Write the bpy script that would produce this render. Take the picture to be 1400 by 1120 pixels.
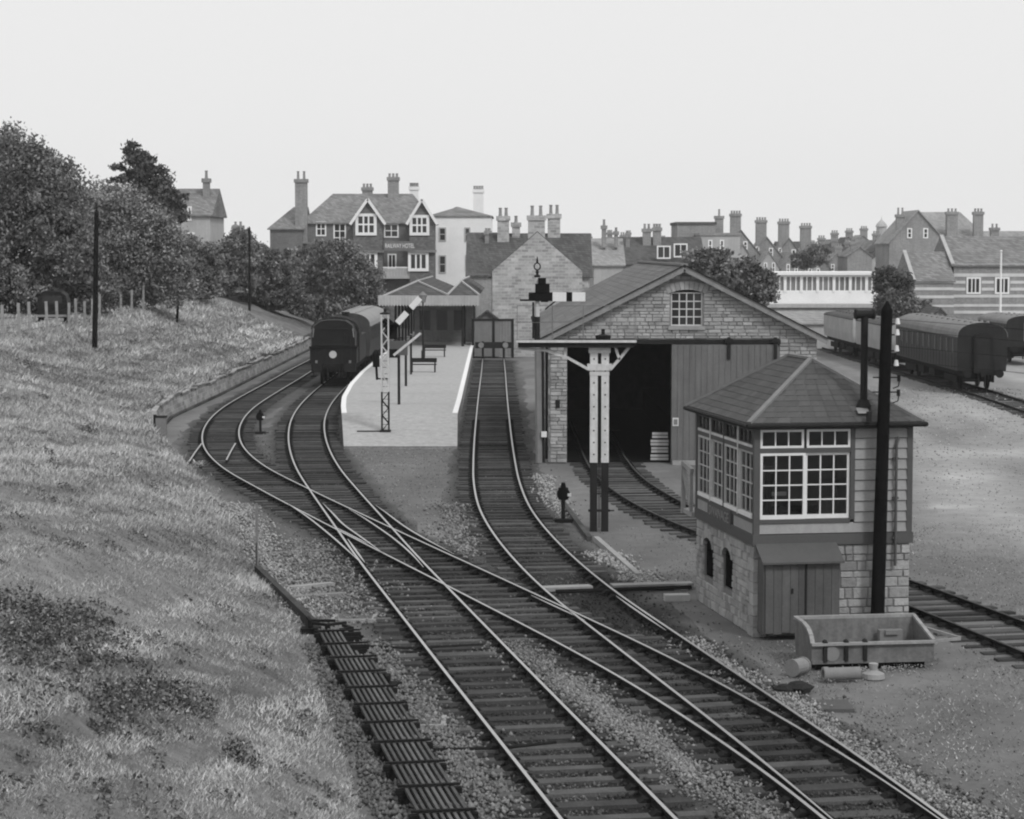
import bpy, math, random
import numpy as np
from mathutils import Vector, Matrix
random.seed(11); rng = np.random.default_rng(11)
for o in list(bpy.data.objects): bpy.data.objects.remove(o)
SC = bpy.context.scene; COL = SC.collection
PI = math.pi
# ------------------------------------------------------------------ camera, sky, sun, exposure
FPX, HORIZON, CZ = 3000.0, 346.0, 7.65
PITCH = math.atan((560 - HORIZON) / FPX)
cam = bpy.data.cameras.new('camera'); co = bpy.data.objects.new('camera', cam); COL.objects.link(co)
co.location = (0, 0, CZ); co.rotation_euler = (PI/2 - PITCH, 0, 0)
cam.sensor_width = 36; cam.lens = 36 * FPX / 1400; cam.clip_start = 0.5; cam.clip_end = 6000
SC.camera = co
SUN_EL, SUN_AZ = math.radians(46), math.radians(148)      # azimuth from +Y (view direction), left is negative
w = bpy.data.worlds.new('World'); SC.world = w; w.use_nodes = True
nt = w.node_tree; nt.nodes.clear()
sky = nt.nodes.new('ShaderNodeTexSky'); sky.sky_type = 'NISHITA'; sky.sun_disc = False
sky.sun_elevation = SUN_EL; sky.sun_rotation = SUN_AZ; sky.air_density = 1.0; sky.dust_density = 5.0
bw = nt.nodes.new('ShaderNodeRGBToBW'); mx = nt.nodes.new('ShaderNodeMix'); mx.data_type = 'FLOAT'
mx.inputs[0].default_value = 0.9; mx.inputs[3].default_value = 9.1
bg = nt.nodes.new('ShaderNodeBackground'); bg.inputs[1].default_value = 0.1
wo = nt.nodes.new('ShaderNodeOutputWorld')
nt.links.new(sky.outputs[0], bw.inputs[0]); nt.links.new(bw.outputs[0], mx.inputs[2])
nt.links.new(mx.outputs[0], bg.inputs[0]); nt.links.new(bg.outputs[0], wo.inputs[0])
sl = bpy.data.lights.new('sun', 'SUN'); sl.energy = 1.5; sl.angle = math.radians(10); sl.color = (1, 1, 1)
so = bpy.data.objects.new('sun', sl); COL.objects.link(so)
sd = Vector((math.sin(SUN_AZ)*math.cos(SUN_EL), math.cos(SUN_AZ)*math.cos(SUN_EL), math.sin(SUN_EL)))
so.rotation_euler = sd.to_track_quat('Z', 'Y').to_euler(); so.location = sd * 300
SC.render.engine = 'CYCLES'
vs = SC.view_settings; vs.view_transform = 'Standard'; vs.look = 'None'; vs.exposure = 0.0; vs.gamma = 1.0
vs.use_curve_mapping = False
SC.render.resolution_x, SC.render.resolution_y = 1024, 819
SC.cycles.filter_width = 2.1
# ------------------------------------------------------------------ survey helpers: photo pixel -> place
def _ray(px, py):
    u = (px-700)/FPX; v = (560-py)/FPX
    return u, math.cos(PITCH)+v*math.sin(PITCH), -math.sin(PITCH)+v*math.cos(PITCH)
def G(px, py, z=0.0):                       # point at height z
    d = _ray(px, py); t = (CZ-z)/-d[2]; return Vector((d[0]*t, d[1]*t, z))
def D(px, py, Y):                           # point at distance Y
    d = _ray(px, py); t = Y/d[1]; return Vector((d[0]*t, Y, CZ+d[2]*t))
# ------------------------------------------------------------------ materials (greys: the photograph is monochrome)
MATS = {}
def mat(name, v, rough=.9, var=.3, sc=1.5, fine=25., bump=.3, bd=.02, tone=False, rnd=0., metal=0., spec=.07,
        pattern=None, pv=.5, pscale=1., vert=0.):
    if name in MATS: return MATS[name]
    m = bpy.data.materials.new(name); m.use_nodes = True; t = m.node_tree; N = t.nodes; L = t.links
    b = N['Principled BSDF']; b.inputs['Roughness'].default_value = rough; b.inputs['Metallic'].default_value = metal
    b.inputs['Specular IOR Level'].default_value = spec
    geo = N.new('ShaderNodeNewGeometry')
    def noise(s, det=4., vec=None):
        n = N.new('ShaderNodeTexNoise'); n.inputs['Scale'].default_value = s; n.inputs['Detail'].default_value = det
        n.inputs['Roughness'].default_value = .6
        L.new(vec if vec else geo.outputs['Position'], n.inputs['Vector']); return n.outputs['Fac']
    def mth(op, a, bb, c=None):
        n = N.new('ShaderNodeMath'); n.operation = op
        for i, q in enumerate((a, bb, c)):
            if q is None: continue
            if isinstance(q, (int, float)): n.inputs[i].default_value = q
            else: L.new(q, n.inputs[i])
        return n.outputs[0]
    n1, n2 = noise(sc), noise(fine, 3.)
    f = mth('MULTIPLY_ADD', n1, 2.6*var, 1-1.3*var)
    f = mth('MULTIPLY', f, mth('MULTIPLY_ADD', n2, 1.6*var, 1-.8*var))
    h = n2
    if vert:                                 # weathering streaks that run down
        mp = N.new('ShaderNodeMapping'); mp.inputs['Scale'].default_value = (1, 1, .06)
        L.new(geo.outputs['Position'], mp.inputs[0])
        f = mth('MULTIPLY', f, mth('MULTIPLY_ADD', noise(7, 3., mp.outputs[0]), 2.4*vert, 1-1.2*vert))
    if pattern:
        sx = N.new('ShaderNodeSeparateXYZ'); L.new(geo.outputs['Position'], sx.inputs[0])
        cx = N.new('ShaderNodeCombineXYZ')
        L.new(mth('ADD', sx.outputs[0], mth('MULTIPLY', sx.outputs[1], .83)), cx.inputs[0]); L.new(sx.outputs[2], cx.inputs[1])
        br = N.new('ShaderNodeTexBrick'); L.new(cx.outputs[0], br.inputs['Vector']); br.inputs['Scale'].default_value = pscale
        if pattern == 'brick': bw_, rh, ms = .24, .085, .012
        elif pattern == 'stone': bw_, rh, ms = .5, .22, .02
        else: bw_, rh, ms = .28, .16, .012
        br.inputs['Brick Width'].default_value = bw_; br.inputs['Row Height'].default_value = rh; br.inputs['Mortar Size'].default_value = ms
        br.inputs['Color1'].default_value = (1-pv*.5,)*3+(1,); br.inputs['Color2'].default_value = (1+pv*.5,)*3+(1,)
        br.inputs['Mortar'].default_value = ((1.25,)*3 if pattern != 'tile' else (.6,)*3)+(1,)
        rb = N.new('ShaderNodeRGBToBW'); L.new(br.outputs['Color'], rb.inputs[0]); f = mth('MULTIPLY', f, rb.outputs[0])
        h = mth('ADD', mth('MULTIPLY', n2, .5), mth('MULTIPLY', br.outputs['Fac'], -1.))
    if tone:
        a = N.new('ShaderNodeAttribute'); a.attribute_name = 'tone'; f = mth('MULTIPLY', f, a.outputs['Fac'])
    if rnd:
        oi = N.new('ShaderNodeObjectInfo'); f = mth('MULTIPLY', f, mth('MULTIPLY_ADD', oi.outputs['Random'], rnd, 1-rnd/2))
    c = mth('MULTIPLY', f, v); c = mth('MINIMUM', c, .85); c = mth('MAXIMUM', c, .004)
    L.new(c, b.inputs['Base Color'])
    if bump:
        bp = N.new('ShaderNodeBump'); bp.inputs['Strength'].default_value = bump; bp.inputs['Distance'].default_value = bd
        L.new(h, bp.inputs['Height']); L.new(bp.outputs[0], b.inputs['Normal'])
    MATS[name] = m; return m
def glass_mat(name, refl=.12):
    m = bpy.data.materials.new(name); m.use_nodes = True; t = m.node_tree; t.nodes.clear()
    o = t.nodes.new('ShaderNodeOutputMaterial'); a = t.nodes.new('ShaderNodeBsdfTransparent'); g = t.nodes.new('ShaderNodeBsdfGlossy')
    a.inputs[0].default_value = (.8, .8, .8, 1); g.inputs['Roughness'].default_value = .04; g.inputs[0].default_value = (.9, .9, .9, 1)
    fr = t.nodes.new('ShaderNodeFresnel'); fr.inputs[0].default_value = 1.5
    x = t.nodes.new('ShaderNodeMixShader'); t.links.new(fr.outputs[0], x.inputs[0])
    t.links.new(a.outputs[0], x.inputs[1]); t.links.new(g.outputs[0], x.inputs[2]); t.links.new(x.outputs[0], o.inputs[0])
    return m
m_ground = mat('yard_ground', .15, var=.24, sc=1.3, fine=7, bump=.45, bd=.03, tone=True)
m_ballast = mat('oily_ballast', .035, var=.45, sc=.7, fine=22, bump=1., bd=.05, tone=True)
m_rock = mat('ballast_stone', .2, var=.2, sc=3, fine=40, bump=.1, tone=True)
m_bank = mat('turf', .17, var=.5, sc=1.6, fine=11, bump=.8, bd=.06, tone=True)
m_grass = mat('dry_grass', .36, var=.1, sc=.6, bump=0, tone=True, rough=1., spec=.05)
m_bramble = mat('bramble_leaf', .11, var=.2, sc=2, bump=0, tone=True, rough=.8)
m_leaf = mat('leaf', .16, var=.15, sc=1., bump=0, tone=True, rough=.8, spec=.15)
m_needle = mat('evergreen_leaf', .10, var=.2, sc=1., bump=0, tone=True, rough=.8, spec=.1)
m_bark = mat('bark', .05, var=.4, sc=4, bump=.6)
m_sleeper = mat('creosoted_timber', .068, var=.5, sc=1.7, fine=30, bump=.7, bd=.02, rnd=.9)
m_railside = mat('rusty_steel', .02, var=.3, sc=4, bump=.2, rough=.85)
m_railtop = mat('worn_rail_head', .52, var=.12, sc=2, bump=.05, rough=.42, metal=.85, spec=.5)
m_rusttop = mat('rusted_rail_head', .075, var=.4, sc=5, bump=.2)
m_chair = mat('cast_iron', .016, var=.4, sc=6, bump=.4)
m_white = mat('white_paint', .72, var=.12, sc=2, fine=12, bump=.05, rough=.6)
m_offwhite = mat('aged_white_paint', .56, var=.25, sc=1.5, fine=10, bump=.1, rough=.7, vert=.2)
m_trim = mat('dark_trim_paint', .095, var=.15, sc=2, fine=20, bump=.1, rough=.6)
m_clad = mat('cream_cladding', .30, var=.22, sc=1.2, fine=18, bump=.12, rough=.7, rnd=.12, vert=.1)
m_lock = mat('locker_boards', .10, var=.25, sc=2, fine=20, bump=.2, rnd=.18, vert=.25)
m_black = mat('black_paint', .009, var=.3, sc=3, bump=.1, rough=.6)
m_dark = mat('dark_iron', .022, var=.3, sc=3, bump=.2, rough=.65)
m_tar = mat('tarred_pole', .008, var=.5, sc=3, fine=18, bump=.5, vert=.3)
m_slate = mat('roof_slate', .088, var=.25, sc=.9, fine=20, bump=.2, tone=True, rough=.75)
m_slate2 = mat('shed_slate', .165, var=.3, sc=.5, fine=14, bump=.2, tone=True, rough=.85)
m_stone = mat('limestone', .33, var=.32, sc=2.2, fine=16, bump=.8, bd=.03, rnd=.5)
m_stonet = mat('coursed_limestone', .36, var=.28, sc=2., fine=16, bump=.8, bd=.03, tone=True)
m_mortar = mat('mortar', .19, var=.25, sc=3, fine=20, bump=.5)
m_door = mat('shed_door_boards', .15, var=.2, sc=1, fine=16, bump=.2, rnd=.1, vert=.3)
m_grey = mat('grey_paint', .2, var=.2, sc=2, bump=.15, rough=.7, vert=.15)
m_lgrey = mat('light_steel', .24, var=.3, sc=2.5, fine=15, bump=.25, rough=.7)
m_conc = mat('concrete', .3, var=.25, sc=2, fine=20, bump=.4)
m_plat = mat('platform_gravel', .38, var=.3, sc=3.5, fine=11, bump=.5, bd=.02)
m_pwhite = mat('white_edge_paint', .8, var=.08, sc=1, bump=.1)
m_pane = mat('window_glass', .025, var=.3, sc=.3, bump=0, rough=.12, spec=.5)
m_brick = mat('dark_brick', .15, vert=.25, var=.2, sc=.6, fine=9, bump=.2, pattern='brick', pv=.35)
m_tilehang = mat('hung_tile', .16, var=.25, sc=.6, bump=.3, pattern='tile', pv=.5)
m_tileroof = mat('clay_tile_roof', .21, var=.3, sc=.5, bump=.3, pattern='tile', pv=.5)
m_darkroof = mat('dark_slate_roof', .1, var=.3, sc=.5, bump=.3, pattern='tile', pv=.5)
m_lightroof = mat('pale_slate_roof', .3, var=.2, sc=.5, bump=.3, pattern='tile', pv=.3)
m_render = mat('white_render', .82, var=.12, sc=.5, fine=6, bump=.1)
m_palewall = mat('pale_render', .42, var=.2, sc=.6, fine=6, bump=.1, vert=.15)
m_hstone = mat('house_stone', .38, var=.28, sc=.9, fine=7, bump=.5, pattern='stone', pv=.55)
m_hbrick = mat('town_brick', .25, vert=.25, var=.25, sc=.5, fine=7, bump=.2, pattern='brick', pv=.3)
m_coach = mat('coach_paint', .055, var=.25, sc=.8, fine=8, bump=.1, rough=.55, vert=.2)
m_coachd = mat('grimy_coach_end', .024, var=.35, sc=1.4, fine=10, bump=.2, rough=.7, vert=.25)
m_croof = mat('coach_roof', .2, var=.25, sc=1, fine=9, bump=.1, rough=.8)
m_loco = mat('loco_black', .017, var=.4, sc=1.3, fine=9, bump=.15, rough=.5)
m_inner = mat('interior_boards', .08, var=.2, sc=1, bump=.2)
G_BOX = glass_mat('thin_glass')
# ------------------------------------------------------------------ mesh builder
class MB:
    def __init__(s): s.v = []; s.f = []; s.m = []; s.t = []
    def add(s, vs, fs, mi=0, tone=1.):
        n = len(s.v); s.v += [tuple(p) for p in vs]; s.f += [tuple(i+n for i in f) for f in fs]
        s.m += [mi]*len(fs); s.t += [tone]*len(fs)
    def box(s, x0, x1, y0, y1, z0, z1, mi=0, tone=1.):
        s.add([(x0,y0,z0),(x1,y0,z0),(x1,y1,z0),(x0,y1,z0),(x0,y0,z1),(x1,y0,z1),(x1,y1,z1),(x0,y1,z1)],
              [(3,2,1,0),(4,5,6,7),(0,1,5,4),(1,2,6,5),(2,3,7,6),(3,0,4,7)], mi, tone)
    def beam(s, p, q, wd, h, mi=0):          # square bar from p to q
        p, q = Vector(p), Vector(q); d = (q-p).normalized(); u = d.cross(Vector((0,0,1)))
        if u.length < 1e-4: u = Vector((1,0,0))
        u.normalize(); n = u.cross(d); vs = []
        for c in (p, q):
            for a, b in ((-1,-1),(1,-1),(1,1),(-1,1)): vs.append(c+u*a*wd/2+n*b*h/2)
        s.add(vs, [(3,2,1,0),(4,5,6,7),(0,1,5,4),(1,2,6,5),(2,3,7,6),(3,0,4,7)], mi)
    def cyl(s, p, q, r0, r1=None, n=12, mi=0, caps=True):
        r1 = r0 if r1 is None else r1; p, q = Vector(p), Vector(q); d = (q-p).normalized()
        u = d.orthogonal().normalized(); k = d.cross(u); vs = []
        for c, r in ((p, r0), (q, r1)):
            for i in range(n):
                a = 2*PI*i/n; vs.append(c+(u*math.cos(a)+k*math.sin(a))*r)
        fs = [(i, (i+1) % n, n+(i+1) % n, n+i) for i in range(n)]
        if caps: fs += [tuple(range(n-1, -1, -1)), tuple(range(n, 2*n))]
        s.add(vs, fs, mi)
    def tube(s, pts, r, n=6, mi=0):
        for a, b in zip(pts[:-1], pts[1:]): s.cyl(a, b, r, r, n, mi)
    def prism(s, poly, y0, y1, mi=0, tone=1.):   # poly of (x,z), counter-clockwise seen from -y
        n = len(poly)
        s.add([(x, y0, z) for x, z in poly]+[(x, y1, z) for x, z in poly],
              [tuple(range(n)), tuple(range(2*n-1, n-1, -1))]+[((i+1) % n, i, n+i, n+(i+1) % n) for i in range(n)], mi, tone)
    def xprism(s, poly, x0, x1, mi=0):           # poly of (y,z)
        n = len(poly)
        s.add([(x0, y, z) for y, z in poly]+[(x1, y, z) for y, z in poly],
              [tuple(range(n-1, -1, -1)), tuple(range(n, 2*n))]+[(i, (i+1) % n, n+(i+1) % n, n+i) for i in range(n)], mi)
    def lathe(s, prof, n=16, mi=0, c=(0,0)):
        vs = []; k = len(prof)
        for i in range(n):
            a = 2*PI*i/n
            for r, z in prof: vs.append((c[0]+r*math.cos(a), c[1]+r*math.sin(a), z))
        fs = [(i*k+j, ((i+1) % n)*k+j, ((i+1) % n)*k+j+1, i*k+j+1) for i in range(n) for j in range(k-1)]
        s.add(vs, fs, mi)
    def mesh(s, name, mats):
        me = bpy.data.meshes.new(name); me.from_pydata(s.v, [], s.f)
        for m in (mats if isinstance(mats, (list, tuple)) else [mats]): me.materials.append(m)
        me.polygons.foreach_set('material_index', s.m)
        a = me.attributes.new('tone', 'FLOAT', 'FACE'); a.data.foreach_set('value', s.t); me.update(); return me
    def build(s, name, mats, parent=None, loc=None, rotz=0., smooth=False):
        me = s.mesh(name, mats)
        if smooth:
            me.polygons.foreach_set('use_smooth', [True]*len(me.polygons))
            try: me.set_sharp_from_angle(angle=math.radians(40))
            except Exception: pass
        return link(name, me, parent, loc, rotz)
def link(name, me, parent=None, loc=None, rotz=0.):
    o = bpy.data.objects.new(name, me); COL.objects.link(o)
    if parent is not None: o.parent = parent
    if loc is not None: o.location = loc
    if rotz: o.rotation_euler = (0, 0, rotz)
    return o
def tag(o, label=None, cat=None, group=None, kind=None):
    for k, v in (('label', label), ('category', cat), ('group', group), ('kind', kind)):
        if v: o[k] = v
    return o
def thing(name, label, cat, loc=(0,0,0), rotz=0., group=None):
    o = bpy.data.objects.new(name, None); COL.objects.link(o); o.empty_display_size = .3
    o.location = loc; o.rotation_euler = (0, 0, rotz); return tag(o, label, cat, group)
def mesh_np(name, V, F, mats, tone=None, parent=None, dom='FACE'):
    me = bpy.data.meshes.new(name); V = np.asarray(V, np.float32); F = np.asarray(F, np.int32); k = F.shape[1]
    me.vertices.add(len(V)); me.vertices.foreach_set('co', V.ravel())
    me.loops.add(F.size); me.loops.foreach_set('vertex_index', F.ravel())
    me.polygons.add(len(F)); me.polygons.foreach_set('loop_start', np.arange(0, F.size, k, dtype=np.int32))
    try: me.polygons.foreach_set('loop_total', np.full(len(F), k, np.int32))
    except Exception: pass
    me.update(calc_edges=True); me.materials.append(mats)
    if tone is not None:
        a = me.attributes.new('tone', 'FLOAT', dom); a.data.foreach_set('value', np.asarray(tone, np.float32))
    return link(name, me, parent)
_ph = rng.uniform(0, 6.28, (14, 2)); _fr = rng.normal(0, 1, (14, 2)); _fr /= np.linalg.norm(_fr, axis=1)[:, None]
def wob(x, y, lam):                          # smooth noise, about -1..1
    r = 0.
    for i in range(14):
        k = 6.28/lam*(.6+.16*i); r = r+np.sin(k*(x*_fr[i, 0]+y*_fr[i, 1])+_ph[i, 0])*(.75**i)
    return r/2.2
# ------------------------------------------------------------------ ground and bank
gxs = np.r_[-2500, -300, -60, np.arange(-22, 46, .7), 60, 300, 2500]; gys = np.r_[-300, 0, np.arange(18, 100, .7), np.arange(100, 200, 1.5), 260, 500, 3500]
GX, GY = np.meshgrid(gxs, gys); i_ = np.arange(GX.size).reshape(GX.shape)
F = np.stack([i_[:-1,:-1], i_[:-1,1:], i_[1:,1:], i_[1:,:-1]], -1).reshape(-1, 4)
sm = lambda v, a, b: np.clip((v-a)/(b-a), 0, 1)**2*(3-2*np.clip((v-a)/(b-a), 0, 1))
far_yard = sm(GX-.12*GY, 2., 7.)*sm(GY, 46, 62)              # pale trodden yard beyond the siding
TN = 1+.22*wob(GX, GY, 9.)+.16*wob(GX+31, GY, 3.)+far_yard*(.75+.3*wob(GX*1.5, GY*.35, 7.)+.2*wob(GX*1.5, GY*.4, 2.5))
TN = TN+.3*np.exp(-((GX-7.2)/1.2)**2-((GY-39.3)/.35)**2)-.35*np.exp(-((GX-5.6)/1.3)**2-((GY-42.6)/.8)**2)
for px_, py_, rx_, ry_, am in ((1350, 617, 2.2, 2.2, .9), (1297, 690, .45, .5, 1.6), (1310, 650, .6, 1.2, .6), (1300, 560, 3., 6., .4), (1290, 770, 1.6, 2.5, -.3)):
    g_ = G(px_, py_); TN = TN+am*np.exp(-((GX-g_.x)/rx_)**2-((GY-g_.y)/ry_)**2)
TN = np.where(np.abs(GX) > 200, 1.1, np.clip(TN, .45, 2.8))
tag(mesh_np('ground', np.stack([GX, GY, np.full(GX.shape, -.05)], -1).reshape(-1, 3), F, m_ground, TN.ravel(), dom='POINT'), 'gritty grey yard ground around the tracks', None, None, 'structure')
TY = np.array([5,29.3,34.2,39.6,46.1,53.2,64.6,74.1,86.8,95,102.4,118.4,178,230.]); TX = np.array([1.4,-2,-2.7,-3.5,-4.7,-6.3,-8.3,-10.6,-14,-15.4,-16,-15.9,-16.2,-17.])
def bank_z(x, y):
    x = np.asarray(x, float); y = np.asarray(y, float); d = np.interp(y, TY, TX)-x; d = np.maximum(d, 0)
    near = 4.6*(1-np.exp(-d/7.5))+.05*d; far = .92*np.clip((d-.12)/.2, 0, 1)+.43*np.clip(d-.32, 0, 7.2)+.04*np.maximum(d-7.5, 0)
    k = np.clip((y-62)/30, 0, 1); k = k*k*(3-2*k)
    z = near*(1-k)+far*k
    return z-.06+(.16*wob(x, y, 6.)+.07*wob(x+40, y, 1.7))*np.clip(d/2, 0, 1)
ys = np.r_[np.arange(12, 80, .5), np.arange(80, 130, .9), np.arange(130, 231, 2.)]; ds = np.r_[-.3, 0, .11, .2, .33, .6, 1., 1.5, np.arange(2, 12, .4), np.arange(12, 30, 1.2), np.arange(30, 90, 6)]
YY, DD = np.meshgrid(ys, ds, indexing='ij'); XX = np.interp(YY, TY, TX)-DD
ZZ = bank_z(XX, YY); ZZ[:, 0] = -.12
n0, n1 = YY.shape; idx = np.arange(n0*n1).reshape(n0, n1)
F = np.stack([idx[:-1,:-1], idx[:-1,1:], idx[1:,1:], idx[1:,:-1]], -1).reshape(-1, 4)[:, ::-1]
cx_, cy_ = XX[:-1,:-1].ravel(), YY[:-1,:-1].ravel()
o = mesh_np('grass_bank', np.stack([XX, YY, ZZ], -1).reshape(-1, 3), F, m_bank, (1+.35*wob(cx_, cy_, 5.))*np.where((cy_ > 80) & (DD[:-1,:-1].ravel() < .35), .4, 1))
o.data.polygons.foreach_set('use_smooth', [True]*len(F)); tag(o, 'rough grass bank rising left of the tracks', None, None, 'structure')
# rough grass: single blades, denser towards the viewer's end of the bank
def blades(n, y0, y1, dmax, h0, h1, wd):
    y = 1/(1/y1+(1/y0-1/y1)*rng.random(n)); d = rng.random(n)**.9*(dmax+.9)-.9; x = np.interp(y, TY, TX)-d; keep = (d > 0) | (rng.random(n) < np.clip(.5+.6*wob(x, y, 2.5)+d*.6, 0, 1)); x, y, d = x[keep], y[keep], d[keep]
    vis = np.abs(x) < .3*y+1.5; x, y, d = x[vis], y[vis], d[vis]; n = len(x); z = bank_z(x, y)-.02
    pt = np.clip(1+.26*wob(x, y, 8.)+.3*wob(x+9, y*.6-5, 1.8)+.34*wob(x-20, y*.6, .75), .5, 1.5); ok = ~((y > 84) & (d < .3+.12*wob(x, y, 1.5))) & (rng.random(len(x)) < np.clip(pt+.5, .85, 1)); x, y, d, pt = x[ok], y[ok], d[ok], pt[ok]; z = bank_z(x, y)-.02; n = len(x)
    h = rng.uniform(h0, h1, n)*np.clip(pt, .6, 1.4)*(.7+y/130); a = rng.uniform(0, 6.28, n); b = rng.uniform(0, 6.28, n); ln = rng.uniform(.3, 1.5, n)
    wv = np.stack([np.cos(a), np.sin(a), np.zeros(n)], 1)*(wd*(.6+y/60)*rng.uniform(.6, 1.3, n))[:, None]
    P = np.stack([x, y, z], 1); tip = P+np.stack([np.cos(b)*ln*h, np.sin(b)*ln*h, h], 1)
    V = np.stack([P-wv, P+wv, tip], 1).reshape(-1, 3)
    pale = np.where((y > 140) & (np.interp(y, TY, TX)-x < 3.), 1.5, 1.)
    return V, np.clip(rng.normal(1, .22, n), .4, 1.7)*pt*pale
VV = []; TT = []
for args in ((700000, 16, 70, 17, .032, .09, .0105), (170000, 45, 120, 14, .05, .13, .012), (50000, 90, 175, 10, .06, .16, .014)):
    v, t = blades(*args); VV.append(v); TT.append(t)
VV = np.concatenate(VV); TT = np.concatenate(TT)
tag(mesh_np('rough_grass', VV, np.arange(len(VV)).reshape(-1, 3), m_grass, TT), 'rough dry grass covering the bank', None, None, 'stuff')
def march(px, py, y0=15, y1=200):            # where a sight line meets the bank
    for dd in np.arange(y0, y1, .25):
        p = D(px, py, dd)
        if p.z <= bank_z(p.x, p.y): return p
    return D(px, py, y1)
n = 150000; y = 1/(1/62+(1/25-1/62)*rng.random(n)); x = rng.uniform(3, 20, n); k = (x < .245*y+.6); x, y = x[k], y[k]
k = (np.array([np.interp(y, [22, 27, 31.6, 36.5, 41.4, 48.8, 56, 75], [8, 7.3, 6.6, 5.6, 4.6, 3.3, 2.4, 1.3])])[0] < x) & ~((x > 3.9) & (x < 8.3) & (y > 43.2) & (y < 49.2))
cgx = np.interp(y, [22, 33, 41, 46.4, 50.5, 55, 60, 65], [14.6, 12.1, 10.5, 9.35, 8.4, 7.05, 5.6, 4.6]); k &= (np.abs(x-cgx) > 1.35) | (rng.random(len(x)) < .12); k &= rng.random(len(x)) < np.clip(.5+.5*wob(x, y, 3.)+.3*wob(x, y, 1.), .06, 1)
x, y = x[k], y[k]; n = len(x); a = rng.uniform(0, 6.28, n); b = rng.uniform(0, 6.28, n); h = rng.uniform(.015, .055, n); P = np.stack([x, y, np.full(n, -.055)], 1); wv = np.stack([np.cos(a), np.sin(a), 0*a], 1)*rng.uniform(.008, .018, n)[:, None]
V = np.stack([P-wv, P+wv, P+np.stack([np.cos(b)*h*1.2, np.sin(b)*h*1.2, h], 1)], 1).reshape(-1, 3); pt = np.clip(.62+.2*wob(x, y, 4.)+.18*wob(x, y, 1.2), .25, 1.3)
tag(mesh_np('yard_grass', V, np.arange(3*n).reshape(-1, 3), m_grass, pt*np.clip(rng.normal(1, .3, n), .4, 2)), 'sparse short grass in the yard right of the tracks', None, None, 'stuff')
def leaf_cloud(C, size, tone, up=0.3):
    n = len(C); a = rng.normal(0, 1, (n, 3)); a /= np.linalg.norm(a, axis=1)[:, None]
    b = np.cross(a, rng.normal(0, 1, (n, 3))); b /= np.linalg.norm(b, axis=1)[:, None]
    s = size*rng.uniform(.55, 1.3, n)[:, None]
    V = np.stack([C-a*s, C+b*s*.55, C+a*s, C-b*s*.55], 1).reshape(-1, 3)
    return V, np.arange(4*n).reshape(-1, 4), tone
# bramble and nettle patches on the near bank
spots = [(30,850,1.1),(80,870,1.0),(130,880,.9),(50,885,.9),(100,905,1.),(150,915,.9),(110,940,.8),(150,960,.8),(165,985,.5),(190,955,.7),(200,880,.5),(240,960,.5),(262,968,.5),(285,990,.35),(310,1030,.4),(65,1015,.35),(40,960,.3),(130,1085,.25),(120,595,.45),(40,500,.6),(150,1010,.3),(10,840,1.),(20,900,.7),(250,1000,.3),(330,1045,.25),(70,625,.3),(118,850,.6),(180,470,.5),(75,640,.3)]
C = []; T = []
for px, py, r in spots:
    q = None
    for dd in np.arange(16, 130, .25):                      # where the sight line meets the bank
        p = D(px, py, dd)
        if p.z <= bank_z(p.x, p.y): q = p; break
    if q is None: continue
    r *= .8; n = int(3000*r*r)+160
    a = rng.uniform(0, 6.28, n); rr = r*np.sqrt(rng.random(n))*(1+.3*np.sin(3*a+px)); x = q.x+rr*np.cos(a); y = q.y+1.5*rr*np.sin(a)
    ok = rng.random(n) < np.clip(.38+.85*wob(x, y, 1.1)+.35*wob(x, y, .5), .05, 1); x, y, rr = x[ok], y[ok], rr[ok]; n = len(x); z = bank_z(x, y)+rng.random(n)*.3*r**.5*(1-.6*(rr/r/1.3)**2)*np.clip(1+wob(x, y, .8), .2, 2)
    C.append(np.stack([x, y, z], 1)); T.append(np.clip(rng.lognormal(0, .55, n), .25, 3.6))
for k in range(420):
    yy_ = 1/(1/110+(1/20-1/110)*random.random()); xx_ = float(np.interp(yy_, TY, TX))-random.uniform(.2, 13)
    if abs(xx_) > .245*yy_: continue
    r = random.uniform(.06, .26)*(1.5 if random.random() < .12 else 1); n = int(900*r*r)+14; a = rng.uniform(0, 6.28, n); rr = r*np.sqrt(rng.random(n)); x = xx_+rr*np.cos(a); y = yy_+1.6*rr*np.sin(a)
    C.append(np.stack([x, y, bank_z(x, y)+rng.random(n)*.1], 1)); T.append(np.clip(rng.lognormal(.1, .5, n), .3, 3.))
V, F, t = leaf_cloud(np.concatenate(C), .034, np.concatenate(T))
tag(mesh_np('bramble_patch', V, F, m_bramble, t), 'dark bramble and nettle growth on the near bank', None, None, 'stuff')
# ------------------------------------------------------------------ railway tracks
CA = [(-13.4,185),(-13.5,165),(-13.55,141.5),(-13.5,131.5),(-13.48,121.49),(-13.45,113.99),(-13.32,106.49),(-12.92,99),(-12.19,91.54),(-11.06,84.13),(-9.42,76.81),(-7.27,69.63),(-5,62.48),(-2.68,55.35),(-.35,48.21),(1.94,41.07),(3.29,36.26),(4.42,31.39),(5.2,27.),(5.95,22.)]
CB = [(-9.2,200),(-9.8,180),(-10.15,160),(-10.25,145),(-10.2,132),(-10.08,122),(-9.9,113.25),(-9.62,105.74),(-9.17,98.24),(-8.52,90.76),(-7.7,83.29),(-6.7,75.84),(-5.51,68.43),(-4.27,61.02),(-3.03,53.61),(-1.72,46.21),(-.4,38.81),(.93,31.42),(2.26,24.)]
CS = [(-1.33,156.5),(-1.27,148.82),(-1.18,138.81),(-1.11,128.8),(-1.04,118.79),(-.96,108.78),(-.87,98.77),(-.77,88.76),(-.64,78.75),(-.49,71.24),(-.17,63.74),(.49,56.26),(1.47,48.82),(2.78,41.43),(3.69,36.51),(4.56,31.58),(5.28,27.),(5.98,22.)]
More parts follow.
